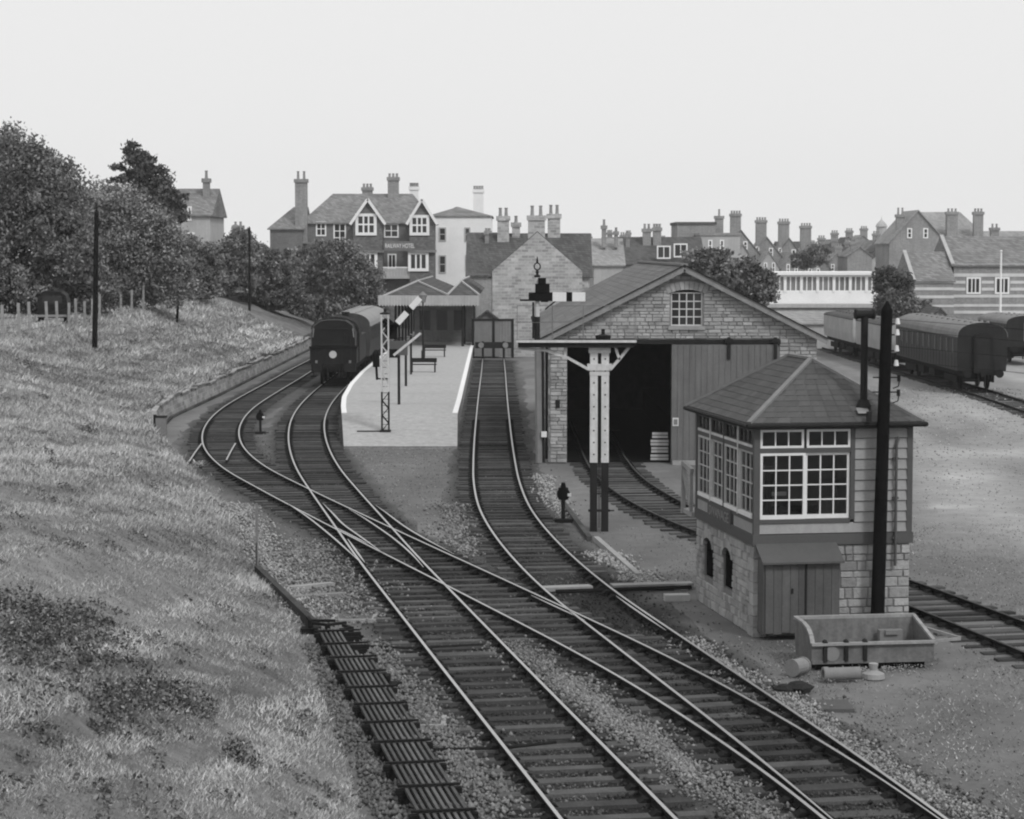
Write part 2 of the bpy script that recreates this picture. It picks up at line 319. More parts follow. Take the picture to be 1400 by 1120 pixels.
CG = [(3.3,104),(3.4,88),(3.45,80),(3.6,74.5),(3.95,70),(4.6,65),(5.6,60),(7.05,55),(8.4,50.5),(9.35,46.4),(10.5,41),(12.1,33),(14.6,22)]
CC = [(25.65,215),(25.65,170),(25.65,125),(25.55,116),(25.3,105),(24.7,92),(23.6,78),(22,64)]
def catmull(P, step=.5):
    P = np.array(P, float); P = np.vstack([2*P[0]-P[1], P, 2*P[-1]-P[-2]]); out = []
    for i in range(1, len(P)-2):
        t = np.linspace(0, 1, 24, endpoint=False)[:, None]; a, b, c, d = P[i-1:i+3]
        out.append(.5*((2*b)+(c-a)*t+(2*a-5*b+4*c-d)*t**2+(3*b-a-3*c+d)*t**3))
    Q = np.vstack(out+[P[-2:-1]]); s = np.r_[0, np.cumsum(np.linalg.norm(np.diff(Q, axis=0), axis=1))]
    n = int(s[-1]/step)+1; t = np.linspace(0, s[-1], n); Q = np.stack([np.interp(t, s, Q[:, i]) for i in (0, 1)], 1)
    for _ in range(6): Q[1:-1] = .25*Q[:-2]+.5*Q[1:-1]+.25*Q[2:]
    return Q
def frame(Q):
    T = np.gradient(Q, axis=0); T /= np.linalg.norm(T, axis=1)[:, None]; return T, np.stack([T[:, 1], -T[:, 0]], 1)  # tangent, right-of-travel
RAILP = [(-.035,0),(.035,0),(.035,.022),(.011,.04),(.011,.095),(.036,.112),(.036,.138),(.028,.146),(-.028,.146),(-.036,.138),(-.036,.112),(-.011,.095),(-.011,.04),(-.035,.022)]
def rail(P, z, parent, name='rail', taper=None, top=None):
    P = np.asarray(P); T, N = frame(P); k = len(RAILP); m = MB(); n = len(P)
    V = []
    for i in range(n):
        wv = 1.
        if taper: wv = min(1., .25+.75*min(i/taper[0] if taper[0] else 9, (n-1-i)/taper[1] if taper[1] else 9))
        for x, h in RAILP: V.append((P[i,0]+N[i,0]*x*wv, P[i,1]+N[i,1]*x*wv, z+h))
    for i in range(n-1):
        for j in range(k):
            a, b = i*k+j, i*k+(j+1) % k; m.f.append((a, b, b+k, a+k)); m.m.append(1 if j == 7 else 0); m.t.append(1.)
    m.v = V; m.f += [tuple(range(k-1, -1, -1)), tuple(range((n-1)*k, n*k))]; m.m += [0, 0]; m.t += [1., 1.]
    return m.build(name, [m_railside, top or m_railtop], parent)
SLM = []
for i in range(5):
    mb = MB(); mb.box(-1.3, 1.3, -.125, .125, -.11, .03); me = mb.mesh('sleeper', m_sleeper)
    for v in me.vertices: v.co.x += random.uniform(-.03, .03); v.co.y += random.uniform(-.02, .02); v.co.z += random.uniform(-.012, .008)
    SLM.append(me)
def lateral(Q, p, t, nrm):                   # signed offset along nrm at which Q crosses the line through p
    r = Q-p; s = r@t; k = np.where(s[:-1]*s[1:] <= 0)[0]
    if len(k) == 0: return None
    best = None
    for i in k:
        f = s[i]/(s[i]-s[i+1]+1e-9); l = float((r[i]+(r[i+1]-r[i])*f)@nrm)
        if best is None or abs(l) < abs(best): best = l
    return best
def track(name, label, cat, C, zoff, ymin, ymax, share=(), skip=(), rails='lr', spacing=.72, zs=0., rb=None, group=None):
    Q = catmull(C); T, N = frame(Q); t = thing(name, label, cat, (0, 0, 0), 0, group)
    if rb is None:
        tp_ = m_rusttop if zoff < -.01 else None; rail(Q-N*.7525, zoff, t, top=tp_); rail(Q+N*.7525, zoff, t, top=tp_)
    else: rb(Q, N, t)
    ch = MB(); st = int(round(spacing/.5*1)) ; s = 0.; L = np.r_[0, np.cumsum(np.linalg.norm(np.diff(Q, axis=0), axis=1))]
    while s < L[-1]:
        sp = spacing*random.uniform(.94, 1.06); s += sp
        p = np.array([np.interp(s, L, Q[:, 0]), np.interp(s, L, Q[:, 1])])
        if not (ymin < p[1] < ymax): continue
        i = min(int(s/.5), len(T)-1); tt, nn = T[i], N[i]
        if any((l := lateral(q, p, tt, nn)) is not None and abs(l) < 2.45 for q in skip):
            pass
        else:
            lo, hi = -1.3, 1.3
            for q in share:
                l = lateral(q, p, tt, nn)
                if l is not None and abs(l) < 2.45: lo = min(lo, l-1.3); hi = max(hi, l+1.3)
            lo += random.uniform(-.08, .08); hi += random.uniform(-.08, .08)
            o = link('sleeper', random.choice(SLM), t); c = p+nn*(lo+hi)/2
            o.location = (c[0], c[1], zs+random.choice((0, 0, 0, -.012, -.025))+random.uniform(-.006, .006)); o.scale = ((hi-lo)/2.6, random.uniform(.9, 1.12), 1)
            o.rotation_euler = (0, 0, math.atan2(nn[1], nn[0])+random.uniform(-.012, .012))
        if p[1] < 100:
            for sgn in (-1, 1):
                c = p+nn*sgn*.7525; a = [Vector((c[0]+nn[0]*x+tt[0]*y, c[1]+nn[1]*x+tt[1]*y, z)) for z, e in ((.025+zs, 1.), (.085+zs, .55)) for x, y in ((-.19*e,-.1),(.19*e,-.1),(.19*e,.1),(-.19*e,.1))]
                ch.add(a, [(4,5,6,7),(0,1,5,4),(1,2,6,5),(2,3,7,6),(3,0,4,7)])
    tag(ch.build('rail_chairs', m_chair, t), None, None, None, 'stuff')
    return t
QA, QB, QS, QG, QC = [catmull(c) for c in (CA, CB, CS, CG, CC)]
def nearest(P, Q): return np.array([np.min(np.linalg.norm(Q-p, axis=1)) for p in P])
NA, NB, NS = frame(QA)[1], frame(QB)[1], frame(QS)[1]
def rails_A(Q, N, t):
    l = Q+N*.7525; r = Q-N*.7525                              # travel is towards the viewer: +N is the viewer's left
    rail(l, .004, t); stock = QS-NS*.7525
    k = np.where((nearest(r, stock) < .085) & (r[:, 1] < 45))[0]; e = k[0] if len(k) else len(r)
    rail(r[:e+1], .004, t, taper=(0, 12))
def rails_S(Q, N, t):
    l = Q+N*.7525; r = Q-N*.7525; rail(r, -.002, t); stock = QA+NA*.7525
    k = np.where((nearest(l, stock) < .085) & (l[:, 1] < 40))[0]; e = k[0] if len(k) else len(l)
    rail(l[:e+1], -.002, t, taper=(0, 12))
track('railway_track', 'platform road: track from under the engine to the bottom middle of the view', 'railway track', CB, .001, 22, 150, share=(QA,))
track('railway_track', 'outer loop track along the foot of the grass bank, crossing to the right', 'railway track', CA, 0, 22, 150, share=(QS,), skip=(QB,), rb=rails_A)
track('railway_track', 'bay track ending at the buffer stop right of the platform', 'railway track', CS, 0, 22, 155, skip=(QA, QB), rb=rails_S)
track('railway_track', 'rusty siding curving out of the goods shed behind the signal box', 'railway track', CG, -.03, 30, 103, zs=-.03)
track('railway_track', 'siding under the dark carriage in the right-hand yard', 'railway track', CC, -.03, 64, 200, zs=-.03)
t = thing('double_slip', 'slip rails linking the two crossing tracks left of centre', 'railway slip')
for pts in ([(394,689.5),(417.4,704.6),(438,720.6),(458.6,737.7),(479,756),(490.5,767.)], [(477,696.3),(498.6,709),(530,730.3),(544.9,741.7),(564.3,758.9),(579,776)],
            [(441.5,688.5),(455,702),(468.9,717),(487,729.7),(510,746.5),(524,756.5)], [(513.5,691.),(529,702),(552.9,720),(575.7,733.7),(603,748.6),(621,758.)]):
    P = catmull([G(x, y, .15)[:2] for x, y in pts], .4); rail(P, .008+.003*pts[0][0]/600, t, taper=(7, 7))
t = thing('catch_point', 'short trap rails splaying off the outer loop beside the bank', 'trap point')
for pts in ([(276,606),(267,618),(258.5,631)], [(322,606),(315,618),(309.5,629)]):
    rail(catmull([G(x, y, .15)[:2] for x, y in pts], .4), .006, t)
# check rails beside the crossings
t = thing('check_rail', 'check rails lying inside the running rails by the crossings', 'check rail')
for Q, N, off, y0, y1 in ((QB, NB, .70-.055, 53, 58), (QA, NA, .645, 56, 61), (QA, NA, -.645, 44, 48), (QS, NS, -.645, 43, 48)):
    k = (Q[:, 1] > y0) & (Q[:, 1] < y1); rail((Q+N*off)[k], -.012, t, taper=(3, 3))
# ballast bed: one height sheet round all the tracks, no overlaps
ALLQ = np.vstack([QA, QB, QS])
def tdist(x, y):
    out = np.full(len(x), 99.); P = np.stack([x, y], 1)
    for i in range(0, len(x), 4000):
        p = P[i:i+4000]; q = ALLQ[(ALLQ[:, 1] > p[:, 1].min()-4) & (ALLQ[:, 1] < p[:, 1].max()+4)]
        if len(q): out[i:i+4000] = np.sqrt(((p[:, None, :]-q[None])**2).sum(-1)).min(1)
    return out
def bed(x0, x1, y0, y1, st):
    xs = np.arange(x0, x1, st); yy = np.arange(y0, y1, st); X, Y = np.meshgrid(xs, yy); d = tdist(X.ravel(), Y.ravel()).reshape(X.shape)
    e = d+.25*wob(X, Y, 2.5); Z = -.03-.07*np.clip((e-1.5)/.9, 0, 1)+.018*wob(X, Y, .8)*np.clip(2-d, 0, 1)
    i = np.arange(X.size).reshape(X.shape); Fq = np.stack([i[:-1,:-1], i[:-1,1:], i[1:,1:], i[1:,:-1]], -1).reshape(-1, 4)
    keep = (d[:-1,:-1] < 2.9).ravel(); Fq = Fq[keep]
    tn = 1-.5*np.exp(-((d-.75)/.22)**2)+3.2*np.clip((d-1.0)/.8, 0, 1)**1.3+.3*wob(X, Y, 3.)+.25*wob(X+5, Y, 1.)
    u, inv = np.unique(Fq, return_inverse=True); return np.stack([X.ravel(), Y.ravel(), Z.ravel()], 1)[u], inv.reshape(Fq.shape), tn.ravel()[u]
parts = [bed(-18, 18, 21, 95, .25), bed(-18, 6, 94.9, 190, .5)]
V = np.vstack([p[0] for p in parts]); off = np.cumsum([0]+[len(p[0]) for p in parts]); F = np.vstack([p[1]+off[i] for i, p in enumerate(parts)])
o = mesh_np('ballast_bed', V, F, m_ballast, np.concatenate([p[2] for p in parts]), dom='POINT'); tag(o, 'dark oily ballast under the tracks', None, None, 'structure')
# loose stones: dark among the sleepers, pale on the clean shoulders
OV = np.array([(1,0,0),(0,1,0),(-1,0,0),(0,-1,0),(0,0,1),(0,0,-1)], float); OF = np.array([(0,1,4),(1,2,4),(2,3,4),(3,0,4),(1,0,5),(2,1,5),(3,2,5),(0,3,5)])
def rocks(x, y, z, s, tone):
    n = len(x); R = rng.normal(0, .22, (n, 6, 3))+OV[None]; R *= (s[:, None]*np.ones(3)*rng.uniform(.7, 1.2, (n, 3)))[:, None, :]
    V = R+np.stack([x, y, z], 1)[:, None, :]; F = OF[None]+(np.arange(n)*6)[:, None, None]
    return V.reshape(-1, 3), F.reshape(-1, 3), np.repeat(tone, 8)
rv = []
def shoulder(pts, wd, n, tone, s=.04):
    P = np.array([G(a, b)[:2] for a, b in pts]); L = np.r_[0, np.cumsum(np.linalg.norm(np.diff(P, axis=0), axis=1))]
    t = rng.random(n)*L[-1]; x = np.interp(t, L, P[:, 0])+rng.normal(0, wd/2, n)*(1+.4*np.sin(t*1.7)); y = np.interp(t, L, P[:, 1])+rng.normal(0, .25, n)
    rv.append(rocks(x, y, rng.uniform(-.03, .035, n), rng.uniform(.5, 1.3, n)*s, np.clip(rng.normal(tone, tone*.26, n), .15, 2.)))
shoulder([(690,878),(760,925),(830,975),(880,1010),(960,1065),(1060,1125)], .55, 5200, .9, .033)
shoulder([(760,925),(830,975),(880,1010),(960,1065)], .25, 2600, 1.1, .032)
shoulder([(932,872),(985,905),(1035,938)], .3, 1500, 1.3, .03); shoulder([(1065,950),(1110,980),(1200,1045),(1350,1125)], .3, 3600, 1.3, .03)
shoulder([(1010,930),(1110,990),(1330,1125)], .5, 2500, .65, .03)
shoulder([(320,690),(345,730),(385,790),(425,845)], .6, 2600, 1.5); shoulder([(400,740),(440,790),(480,850)], 1.4, 3000, 1.)
shoulder([(740,650),(752,680),(775,705)], .4, 700, 1.6); shoulder([(820,755),(860,780),(895,800)], .4, 1100, 1.6)
shoulder([(500,880),(540,930),(600,1000),(680,1110)], .55, 3600, .85); shoulder([(620,690),(625,730),(640,760)], .5, 900, 1.1)
shoulder([(432,880),(470,960),(505,1040),(545,1125)], .35, 2200, .7); shoulder([(1245,905),(1180,918),(1130,925)], .35, 500, 1.5, .02)
n = 42000; y = 1/(1/95+(1/25-1/95)*rng.random(n)); Qs = [QA, QB, QS]; x = np.empty(n); sel = rng.integers(0, 3, n)
for i, q in enumerate(Qs): k = sel == i; x[k] = np.interp(y[k], q[::-1, 1], q[::-1, 0])+rng.normal(0, .85, k.sum())
dd_ = tdist(x, y); pat = np.clip(.3+.75*np.clip((dd_-1.2)/1., 0, 1)+.2*wob(x, y, 4.)+.15*wob(x, y, 1.2), .15, 1.)
rv.append(rocks(x, y, rng.uniform(-.045, .0, n), rng.uniform(.014, .034, n), np.clip(pat*rng.normal(1, .35, n), .1, 1.5)))
n = 6000; y = 1/(1/75+(1/30-1/75)*rng.random(n)); x = rng.uniform(-9, 16, n); k = (x > np.interp(y, TY, TX)) & (tdist(x, y) > 1.6); x, y = x[k], y[k]; n = len(x)
rv.append(rocks(x, y, np.full(n, -.035), rng.uniform(.008, .02, n), np.clip(rng.normal(1.1, .35, n), .4, 2.2)))
n = 5000; y = rng.uniform(56, 86, n); x = rng.uniform(-8, 0, n); k = tdist(x, y) > 1.7; x, y = x[k], y[k]; n = len(x)
rv.append(rocks(x, y, np.full(n, -.045), rng.uniform(.012, .035, n), np.clip(rng.lognormal(-.15, .4, n), .3, 2.)))
n = 9000; y = rng.uniform(52, 125, n); x = rng.uniform(8, 30, n); k = x < .24*y; x, y = x[k], y[k]; n = len(x)
rv.append(rocks(x, y, np.full(n, -.04), rng.uniform(.015, .05, n)*(y/90), np.clip(rng.lognormal(.45, .25, n), .9, 2.8)))
off = np.cumsum([0]+[len(r[0]) for r in rv])
tag(mesh_np('ballast_stones', np.vstack([r[0] for r in rv]), np.vstack([r[1]+off[i] for i, r in enumerate(rv)]), m_rock, np.concatenate([r[2] for r in rv])), 'loose pale and dark ballast stones', None, None, 'stuff')
# ------------------------------------------------------------------ masonry, slates, windows, lettering
STN = []
for i in range(7):
    mb = MB(); e = .05; j = lambda s=.03: random.uniform(-s, s)
    B = [(0,0,0),(1,0,0),(1,0,1),(0,0,1)]; Ft = [(e+abs(j()),-1,e*1.5+abs(j())),(1-e-abs(j()),-1+j(.3)*.5,e*1.5+abs(j())),(1-e-abs(j()),-1,1-e*1.5-abs(j())),(e+abs(j()),-1+j(.3)*.5,1-e*1.5-abs(j()))]
    mb.add(B+Ft, [(4,5,6,7),(0,1,5,4),(1,2,6,5),(2,3,7,6),(3,0,4,7)]); STN.append(mb)
STNM = [m.mesh('stone', m_stone) for m in STN]
def coursed(parent, spans, z0, z1, origin, rotz, hr, lr, indiv, dep=.035, joint=.012):
    """stones laid in courses; spans(za, zb) gives the free stretches of one course"""
    S = []; z = z0
    while z < z1-.03:
        h = min(random.uniform(*hr), z1-z)
        for a, b in spans(z, z+h):
            u = a
            while u < b-.02:
                l = random.uniform(*lr)
                if b-(u+l) < lr[0]*.6: l = b-u
                S.append((u+joint/2, z+joint/2, l-joint, h-joint, dep*random.uniform(.5, 1.2))); u += l
        z += h
    S.sort(key=lambda s: -s[2]*s[3]); rest = MB(); R = Matrix.Rotation(rotz, 4, 'Z')
    for i, (u, zz, l, h, d) in enumerate(S):
        if i < indiv:
            o = link('stone', random.choice(STNM), parent); o.location = Vector(origin)+R@Vector((u, 0, zz)); o.scale = (l, d, h); o.rotation_euler = (0, 0, rotz)
        else:
            b = random.choice(STN); rest.add([Vector(origin)+R@Vector((u+p[0]*l, p[1]*d, zz+p[2]*h)) for p in b.v], b.f, 0, random.uniform(.7, 1.25))
    if rest.v: tag(rest.build('stone_courses', m_stonet, parent), None, None, None, 'stuff')
def minus(a, b, holes):
    out = [(a, b)]
    for h0, h1 in holes:
        nx = []
        for p, q in out:
            if h1 <= p or h0 >= q: nx.append((p, q)); continue
            if h0-p > .06: nx.append((p, h0))
            if q-h1 > .06: nx.append((h1, q))
        out = nx
    return [s for s in out if s[1]-s[0] > .05]
def slates(m, A, B, C, Dp, course=.22, wid=.27, lift=.012):
    """lay slates on the face eave A-B, top D-C"""
    A, B, C, Dp = map(Vector, (A, B, C, Dp)); H = max((Dp-A).length, (C-B).length)
    n = (B-A).cross(Dp-A).normalized(); n = n if n.z > 0 else -n; k = max(2, int(H/course))
    for i in range(k):
        t0, t1 = i/k, min(1., (i+1.35)/k)
        l0, r0, l1, r1 = A.lerp(Dp, t0), B.lerp(C, t0), A.lerp(Dp, t1), B.lerp(C, t1); wv = (r0-l0).length; c = max(1, int(round(wv/wid)))
        sh = .5 if i % 2 else 0.
        for j in range(-1, c+1):
            a, b = max(0., (j+sh)/c), min(1., (j+1+sh)/c)
            if b-a < .2/c: continue
            g = .012/max(wv, .3)
            p = [l0.lerp(r0, a+g)+n*lift, l0.lerp(r0, b-g)+n*lift*random.uniform(.7, 1.3), l1.lerp(r1, b-g)+n*.003, l1.lerp(r1, a+g)+n*.003]
            q = [l0.lerp(r0, a+g)-n*.004, l0.lerp(r0, b-g)-n*.004]
            m.add(p+q, [(0,1,2,3),(4,5,1,0)], 0, random.uniform(.87, 1.15))
def lettering(txt, size, mt, parent, loc, rot, name='lettering', ext=.004, sx=1.):
    cu = bpy.data.curves.new('t', 'FONT'); cu.body = txt; cu.size = size; cu.align_x = 'CENTER'; cu.align_y = 'CENTER'; cu.extrude = ext
    ob = bpy.data.objects.new('t', cu); COL.objects.link(ob); dg = bpy.context.evaluated_depsgraph_get()
    me = bpy.data.meshes.new_from_object(ob.evaluated_get(dg)); bpy.data.objects.remove(ob)
    me.materials.clear(); me.materials.append(mt); me.name = name
    o = link(name, me, parent); o.location = loc; o.rotation_euler = rot; o.scale = (sx, 1, 1); return o
PANE = {}
def window(parent, u0, u1, z0, z1, cols, rows, origin=(0,0,0), rotz=0., fw=.06, bar=.025, dep=.06, y=-.02, fmat=None, pmat=None, name='window', each=True, bottom=None):
    """frame with glazing bars; the panes are its children. Local face looks to -y"""
    m = MB(); bt = bottom if bottom else fw
    m.box(u0, u1, y, y+dep, z0, z0+bt); m.box(u0, u1, y, y+dep, z1-fw, z1); m.box(u0, u0+fw, y, y+dep, z0+bt, z1-fw); m.box(u1-fw, u1, y, y+dep, z0+bt, z1-fw)
    a0, a1, b0, b1 = u0+fw, u1-fw, z0+bt, z1-fw
    for i in range(1, cols): c = a0+(a1-a0)*i/cols; m.box(c-bar/2, c+bar/2, y+.012, y+dep-.01, b0, b1)
    for i in range(1, rows): c = b0+(b1-b0)*i/rows; m.box(a0, a1, y+.015, y+dep-.013, c-bar/2, c+bar/2)
    f = m.build(name, fmat or m_white, parent, origin, rotz)
    pm = pmat or m_pane; nx, nz = (cols, rows) if each else (1, 1)
    cw, chh = (a1-a0)/nx, (b1-b0)/nz; key = (round(cw, 3), round(chh, 3), pm.name)
    if key not in PANE:
        q = MB(); q.box(0, cw, 0, .004, 0, chh); PANE[key] = q.mesh('pane', pm)
    for i in range(nx):
        for k in range(nz): o = link('pane', PANE[key], f); o.location = (a0+i*cw, y+dep*.55+random.uniform(-.003, .003), b0+k*chh); o.rotation_euler = (random.uniform(-.012, .012), 0, random.uniform(-.012, .012))
    return f
# ------------------------------------------------------------------ station platform
PLL = np.array([(86,-6.62),(92.5,-7.2),(97,-7.58),(103,-8.),(113,-8.4),(125,-8.62),(143,-8.68),(160,-8.58),(180,-8.2),(205,-7.6)]); PLR = np.array([(86,-2.15),(92.5,-2.3),(101.8,-2.35),(123,-2.52),(157,-2.8),(205,-3.)])
def plx(P, y): return float(np.interp(y, P[:, 0], P[:, 1]))
plat = thing('station_platform', 'pale gravel station platform with white painted edges and a ramped end', 'platform', (0, 0, 0))
ysp = [86]+list(np.arange(92.5, 206, 2.5)); m = MB(); mw = MB()
for a, b in zip(ysp[:-1], ysp[1:]):
    za, zb = (.06 if a < 90 else .9), .9
    m.add([(plx(PLL, a), a, za), (plx(PLR, a), a, za), (plx(PLR, b), b, zb), (plx(PLL, b), b, zb)], [(0,1,2,3)])
    for P, s in ((PLL, 1), (PLR, -1)):
        xa, xb = plx(P, a)+s*.06, plx(P, b)+s*.06; mw.add([(xa, a, -.1), (xb, b, -.1), (xb, b, zb-.03), (xa, a, za-.03)], [(0,1,2,3)])
mw.add([(plx(PLL, 86), 86.02, -.1), (plx(PLR, 86), 86.02, -.1), (plx(PLR, 86), 86.02, .05), (plx(PLL, 86), 86.02, .05)], [(0,1,2,3)])
m.build('surface', m_plat, plat); mw.build('side_wall', m_hbrick, plat)
for y in (98.2, 105.5, 113, 121):
    q = MB(); q.add([(plx(PLL, y)+.3, y, .904), (plx(PLR, y)-.3, y, .904), (plx(PLR, y)-.3, y+.07, .904), (plx(PLL, y)+.3, y+.07, .904)], [(0,1,2,3)]); q.build('drain_joint', m_conc, plat)
for P, s in ((PLL, 1), (PLR, -1)):
    y = 92.55
    while y < 172:
        m = MB(); a, b = y+.01, y+1.79; xa, xb = plx(P, a), plx(P, b); wv = .22*s; q = []
        for z in (.84, .912): q += [(xa, a, z), (xa+wv, a, z), (xb+wv, b, z), (xb, b, z)]
        m.add(q, [(3,2,1,0),(4,5,6,7),(0,1,5,4),(1,2,6,5),(2,3,7,6),(3,0,4,7)]); m.build('edging_slab', m_pwhite, plat); y += 1.8
# ------------------------------------------------------------------ signal box
BA = math.radians(9); W_, L_ = 3.24, 4.85
sb = thing('signal_box', 'hip-roofed signal box on a stone base with white-barred windows', 'signal box', (4.86, 43.64, 0), BA)
base = MB(); base.box(.02, W_-.02, .02, .3, -.2, 1.8); base.box(.02, W_-.02, L_-.3, L_-.02, -.2, 1.8); base.box(W_-.3, W_-.02, .3, L_-.3, -.2, 1.8)
ARCH = [(3.36, 4.15), (1.75, 2.5)]                            # locking-room windows in the track face, as y ranges
yy = .3
for a, b in sorted(ARCH)+[(L_-.3, None)]:
    base.box(.02, .3, yy, a, -.2, 1.8)
    if b is None: break
    base.box(.02, .3, a, b, -.2, .6)
    c_, r_ = (a+b)/2, (b-a)/2; base.xprism([(b, 1.8), (a, 1.8), (a, 1.28)]+[(c_-r_*math.cos(k_), 1.28+.2*math.sin(k_)) for k_ in np.linspace(.15, PI-.15, 9)]+[(b, 1.28)], .02, .3); yy = b
bo = base.build('stone_base', m_mortar, sb)
coursed(bo, lambda a, b: minus(0, W_, []) if b < 1.9 else [], -.05, 1.8, (0, .02, 0), 0, (.1, .24), (.14, .42), 130)
def sp_left(a, b):                                            # u runs from the far end towards the viewer
    h = []
    for p, q in ARCH:
        if b > .58 and a < 1.52: h.append((L_-q-.02, L_-p+.02))
    return minus(0, L_, h)
coursed(bo, sp_left, -.05, 1.8, (.02, L_, 0), -PI/2, (.08, .2), (.11, .36), 240)
for p, q in ARCH:                                             # arched openings with jamb stones; a black panel paints the shade inside
    for k in range(7):
        a0, a1 = PI*k/7, PI*(k+1)/7; c = (p+q)/2; r = (q-p)/2; q2 = MB()
        q2.xprism([(c-r*math.cos(a0), 1.28+.2*math.sin(a0)), (c-r*math.cos(a1-.04), 1.28+.2*math.sin(a1-.04)), (c-(r+.1)*math.cos(a1-.04), 1.28+.4*math.sin(a1-.04)), (c-(r+.1)*math.cos(a0), 1.28+.4*math.sin(a0))], -.035, .06); q2.build('arch_stone', m_stone, bo)
    q2 = MB(); q2.xprism([(p, .62), (q, .62)]+[(c+r*math.cos(k_), 1.28+.2*math.sin(k_)) for k_ in np.linspace(0, PI, 9)], .06, .08); q2.build('recess_shade_panel', mat('recess_shade_black', .006, var=.2, bump=0, rough=1., spec=0.), bo)
m = MB()                                                      # quoins on the near corner
z = -.05; k = 0
while z < 1.75:
    h = random.uniform(.2, .27); h = min(h, 1.8-z); a, b = (.38, .24) if k % 2 else (.24, .38)
    q = MB(); q.box(-.035, a, -.035, b, z+.008, z+h-.008); q.build('quoin', m_stone, bo); z += h; k += 1
m = MB(); m.box(-.05, W_+.05, -.05, .05, 1.8, 2.02); m.box(-.05, .05, .05, L_, 1.8, 2.02); m.box(W_-.05, W_+.05, .05, L_, 1.8, 2.02); m.box(.05, W_-.05, L_-.05, L_+.05, 1.8, 2.02); m.build('sill_band', m_trim, sb)
for x, y in ((-.03, -.03), (W_-.09, -.03), (-.03, L_-.09), (W_-.09, L_-.09)):
    m = MB(); m.box(x, x+.12, y, y+.12, 2.02, 4.2); m.build('corner_post', m_trim, sb)
m = MB(); m.box(1.97, 2.06, -.03, .08, 2.3, 4.2); m.box(.09, 1.97, -.025, .08, 2.24, 2.32); m.box(.09, 1.97, -.02, .08, 3.66, 3.75); m.box(.09, W_-.09, -.02, .08, 4.13, 4.2)
m.box(-.025, .08, .09, L_-.09, 2.24, 2.32); m.box(-.02, .08, .09, L_-.09, 3.66, 3.75); m.box(-.02, .08, .09, L_-.09, 4.13, 4.2); m.build('framing', m_trim, sb)
z = 2.022
while z < 4.12:                                               # weatherboards
    h = .212; x0 = .09 if z < 2.2 else 2.06
    zt = min(z+h, 4.13)
    if z < 2.2: zt = min(zt, 2.24)
    q = MB(); q.add([(x0, -.03, z+.014), (W_-.09, -.03, z+.014), (W_-.09, .0, zt), (x0, .0, zt), (x0, .06, z), (W_-.09, .06, z), (W_-.09, .06, zt+.004), (x0, .06, zt+.004)], [(0,1,2,3),(1,0,4,5),(3,2,6,7),(0,3,7,4),(1,5,6,2),(4,7,6,5)])
    q.build('weatherboard', m_clad, sb); z = zt
    if abs(zt-2.24) < .001: z = 2.245
for z in (2.25+.0*i for i in range(1)): pass
m = MB(); m.box(W_-.06, W_-.02, .09, L_-.09, 2.02, 4.2); m.box(.09, W_-.09, L_-.06, L_-.02, 2.02, 4.2); m.build('rear_boarding', m_clad, sb)
for u0, u1 in ((.1, 1.035), (1.035, 1.965)):
    window(sb, u0, u1, 2.325, 3.655, 3, 4, pmat=G_BOX, y=-.015 if u0 < .5 else .03, fw=.05, bottom=.085)
for u0, u1 in ((.1, 1.0), (1.06, 1.965)): window(sb, u0, u1, 3.755, 4.125, 3, 1, pmat=G_BOX, fw=.045, y=-.01)
yl = np.linspace(.12, L_-.12, 5)
for i in range(4):
    o_ = (0, L_, 0); u0, u1 = L_-yl[i+1], L_-yl[i]
    window(sb, u0+.03, u1-.03, 2.325, 3.655, 3, 4, o_, -PI/2, pmat=G_BOX, fw=.045, bar=.02, bottom=.085, y=-.015 if i % 2 else .02, fmat=mat('side_window_grey', .48, var=.2, sc=2, bump=.1))  # frames on this side are greyer than the front ones
    q = MB(); q.box(-.03, .03, yl[i]+.05, yl[i+1]-.05, 2.325, 2.4); q.build('sill_rail', m_white, sb)
    q = MB(); q.box(-.03, .03, yl[i]+.05, yl[i+1]-.05, 3.757, 3.81); q.build('sill_rail', m_offwhite, sb)
    window(sb, u0+.03, u1-.03, 3.755, 4.125, 3, 1, o_, -PI/2, pmat=G_BOX, fw=.045, fmat=m_trim, bottom=.07, y=-.01)
    q = MB(); q.box(-.035, .07, yl[i]-.03, yl[i]+.03, 2.3, 4.2)
    if i: q.build('mullion', m_trim if i == 2 else m_offwhite, sb)
for a, b in ((.14, 1.62), (3.75, L_-.12)):
    q = MB(); q.box(-.012, .06, a, b, 2.02, 2.24); q.build('panel', m_clad, sb)
q = MB(); q.box(-.055, .06, 1.72, 3.66, 1.93, 2.3); nb = q.build('name_board', m_trim, sb)
lettering('SWANAGE', .3, m_lgrey, nb, (-.06, 2.69, 2.115), (PI/2, 0, -PI/2), sx=1.15)
m = MB(); m.box(.1, W_-.1, .1, L_-.1, 1.82, 1.9); m.build('floor', m_inner, sb)
m = MB(); m.box(.1, W_-.1, .1, L_-.1, 4.19, 4.2); m.build('ceiling', m_inner, sb)
m = MB(); m.box(.45, .75, .8, 3.9, 1.9, 2.3)
for i in range(14): m.beam((.6, 1.+i*.2, 2.3), (.62+(.25 if i in (3, 8) else 0), 1.+i*.2, 3.15), .035, .05)
m.build('lever_frame', m_dark, sb)
m = MB(); m.box(2.4, 3., 2.2, 3.6, 1.9, 2.75); m.box(.35, .6, .5, 4.2, 3.3, 3.36); m.box(.4, .55, 1.2, 1.5, 3.36, 3.6); m.box(.4, .55, 2.6, 2.9, 3.36, 3.6); m.build('desk_and_shelf', m_grey, sb)
m = MB(); m.box(.55, .85, .7, .72, 2.72, 2.8); m.build('notice', m_white, sb)
ov = .19; ze, zr = 4.27, 5.46; hx = W_/2; r0, r1 = W_/2+.0, L_-W_/2
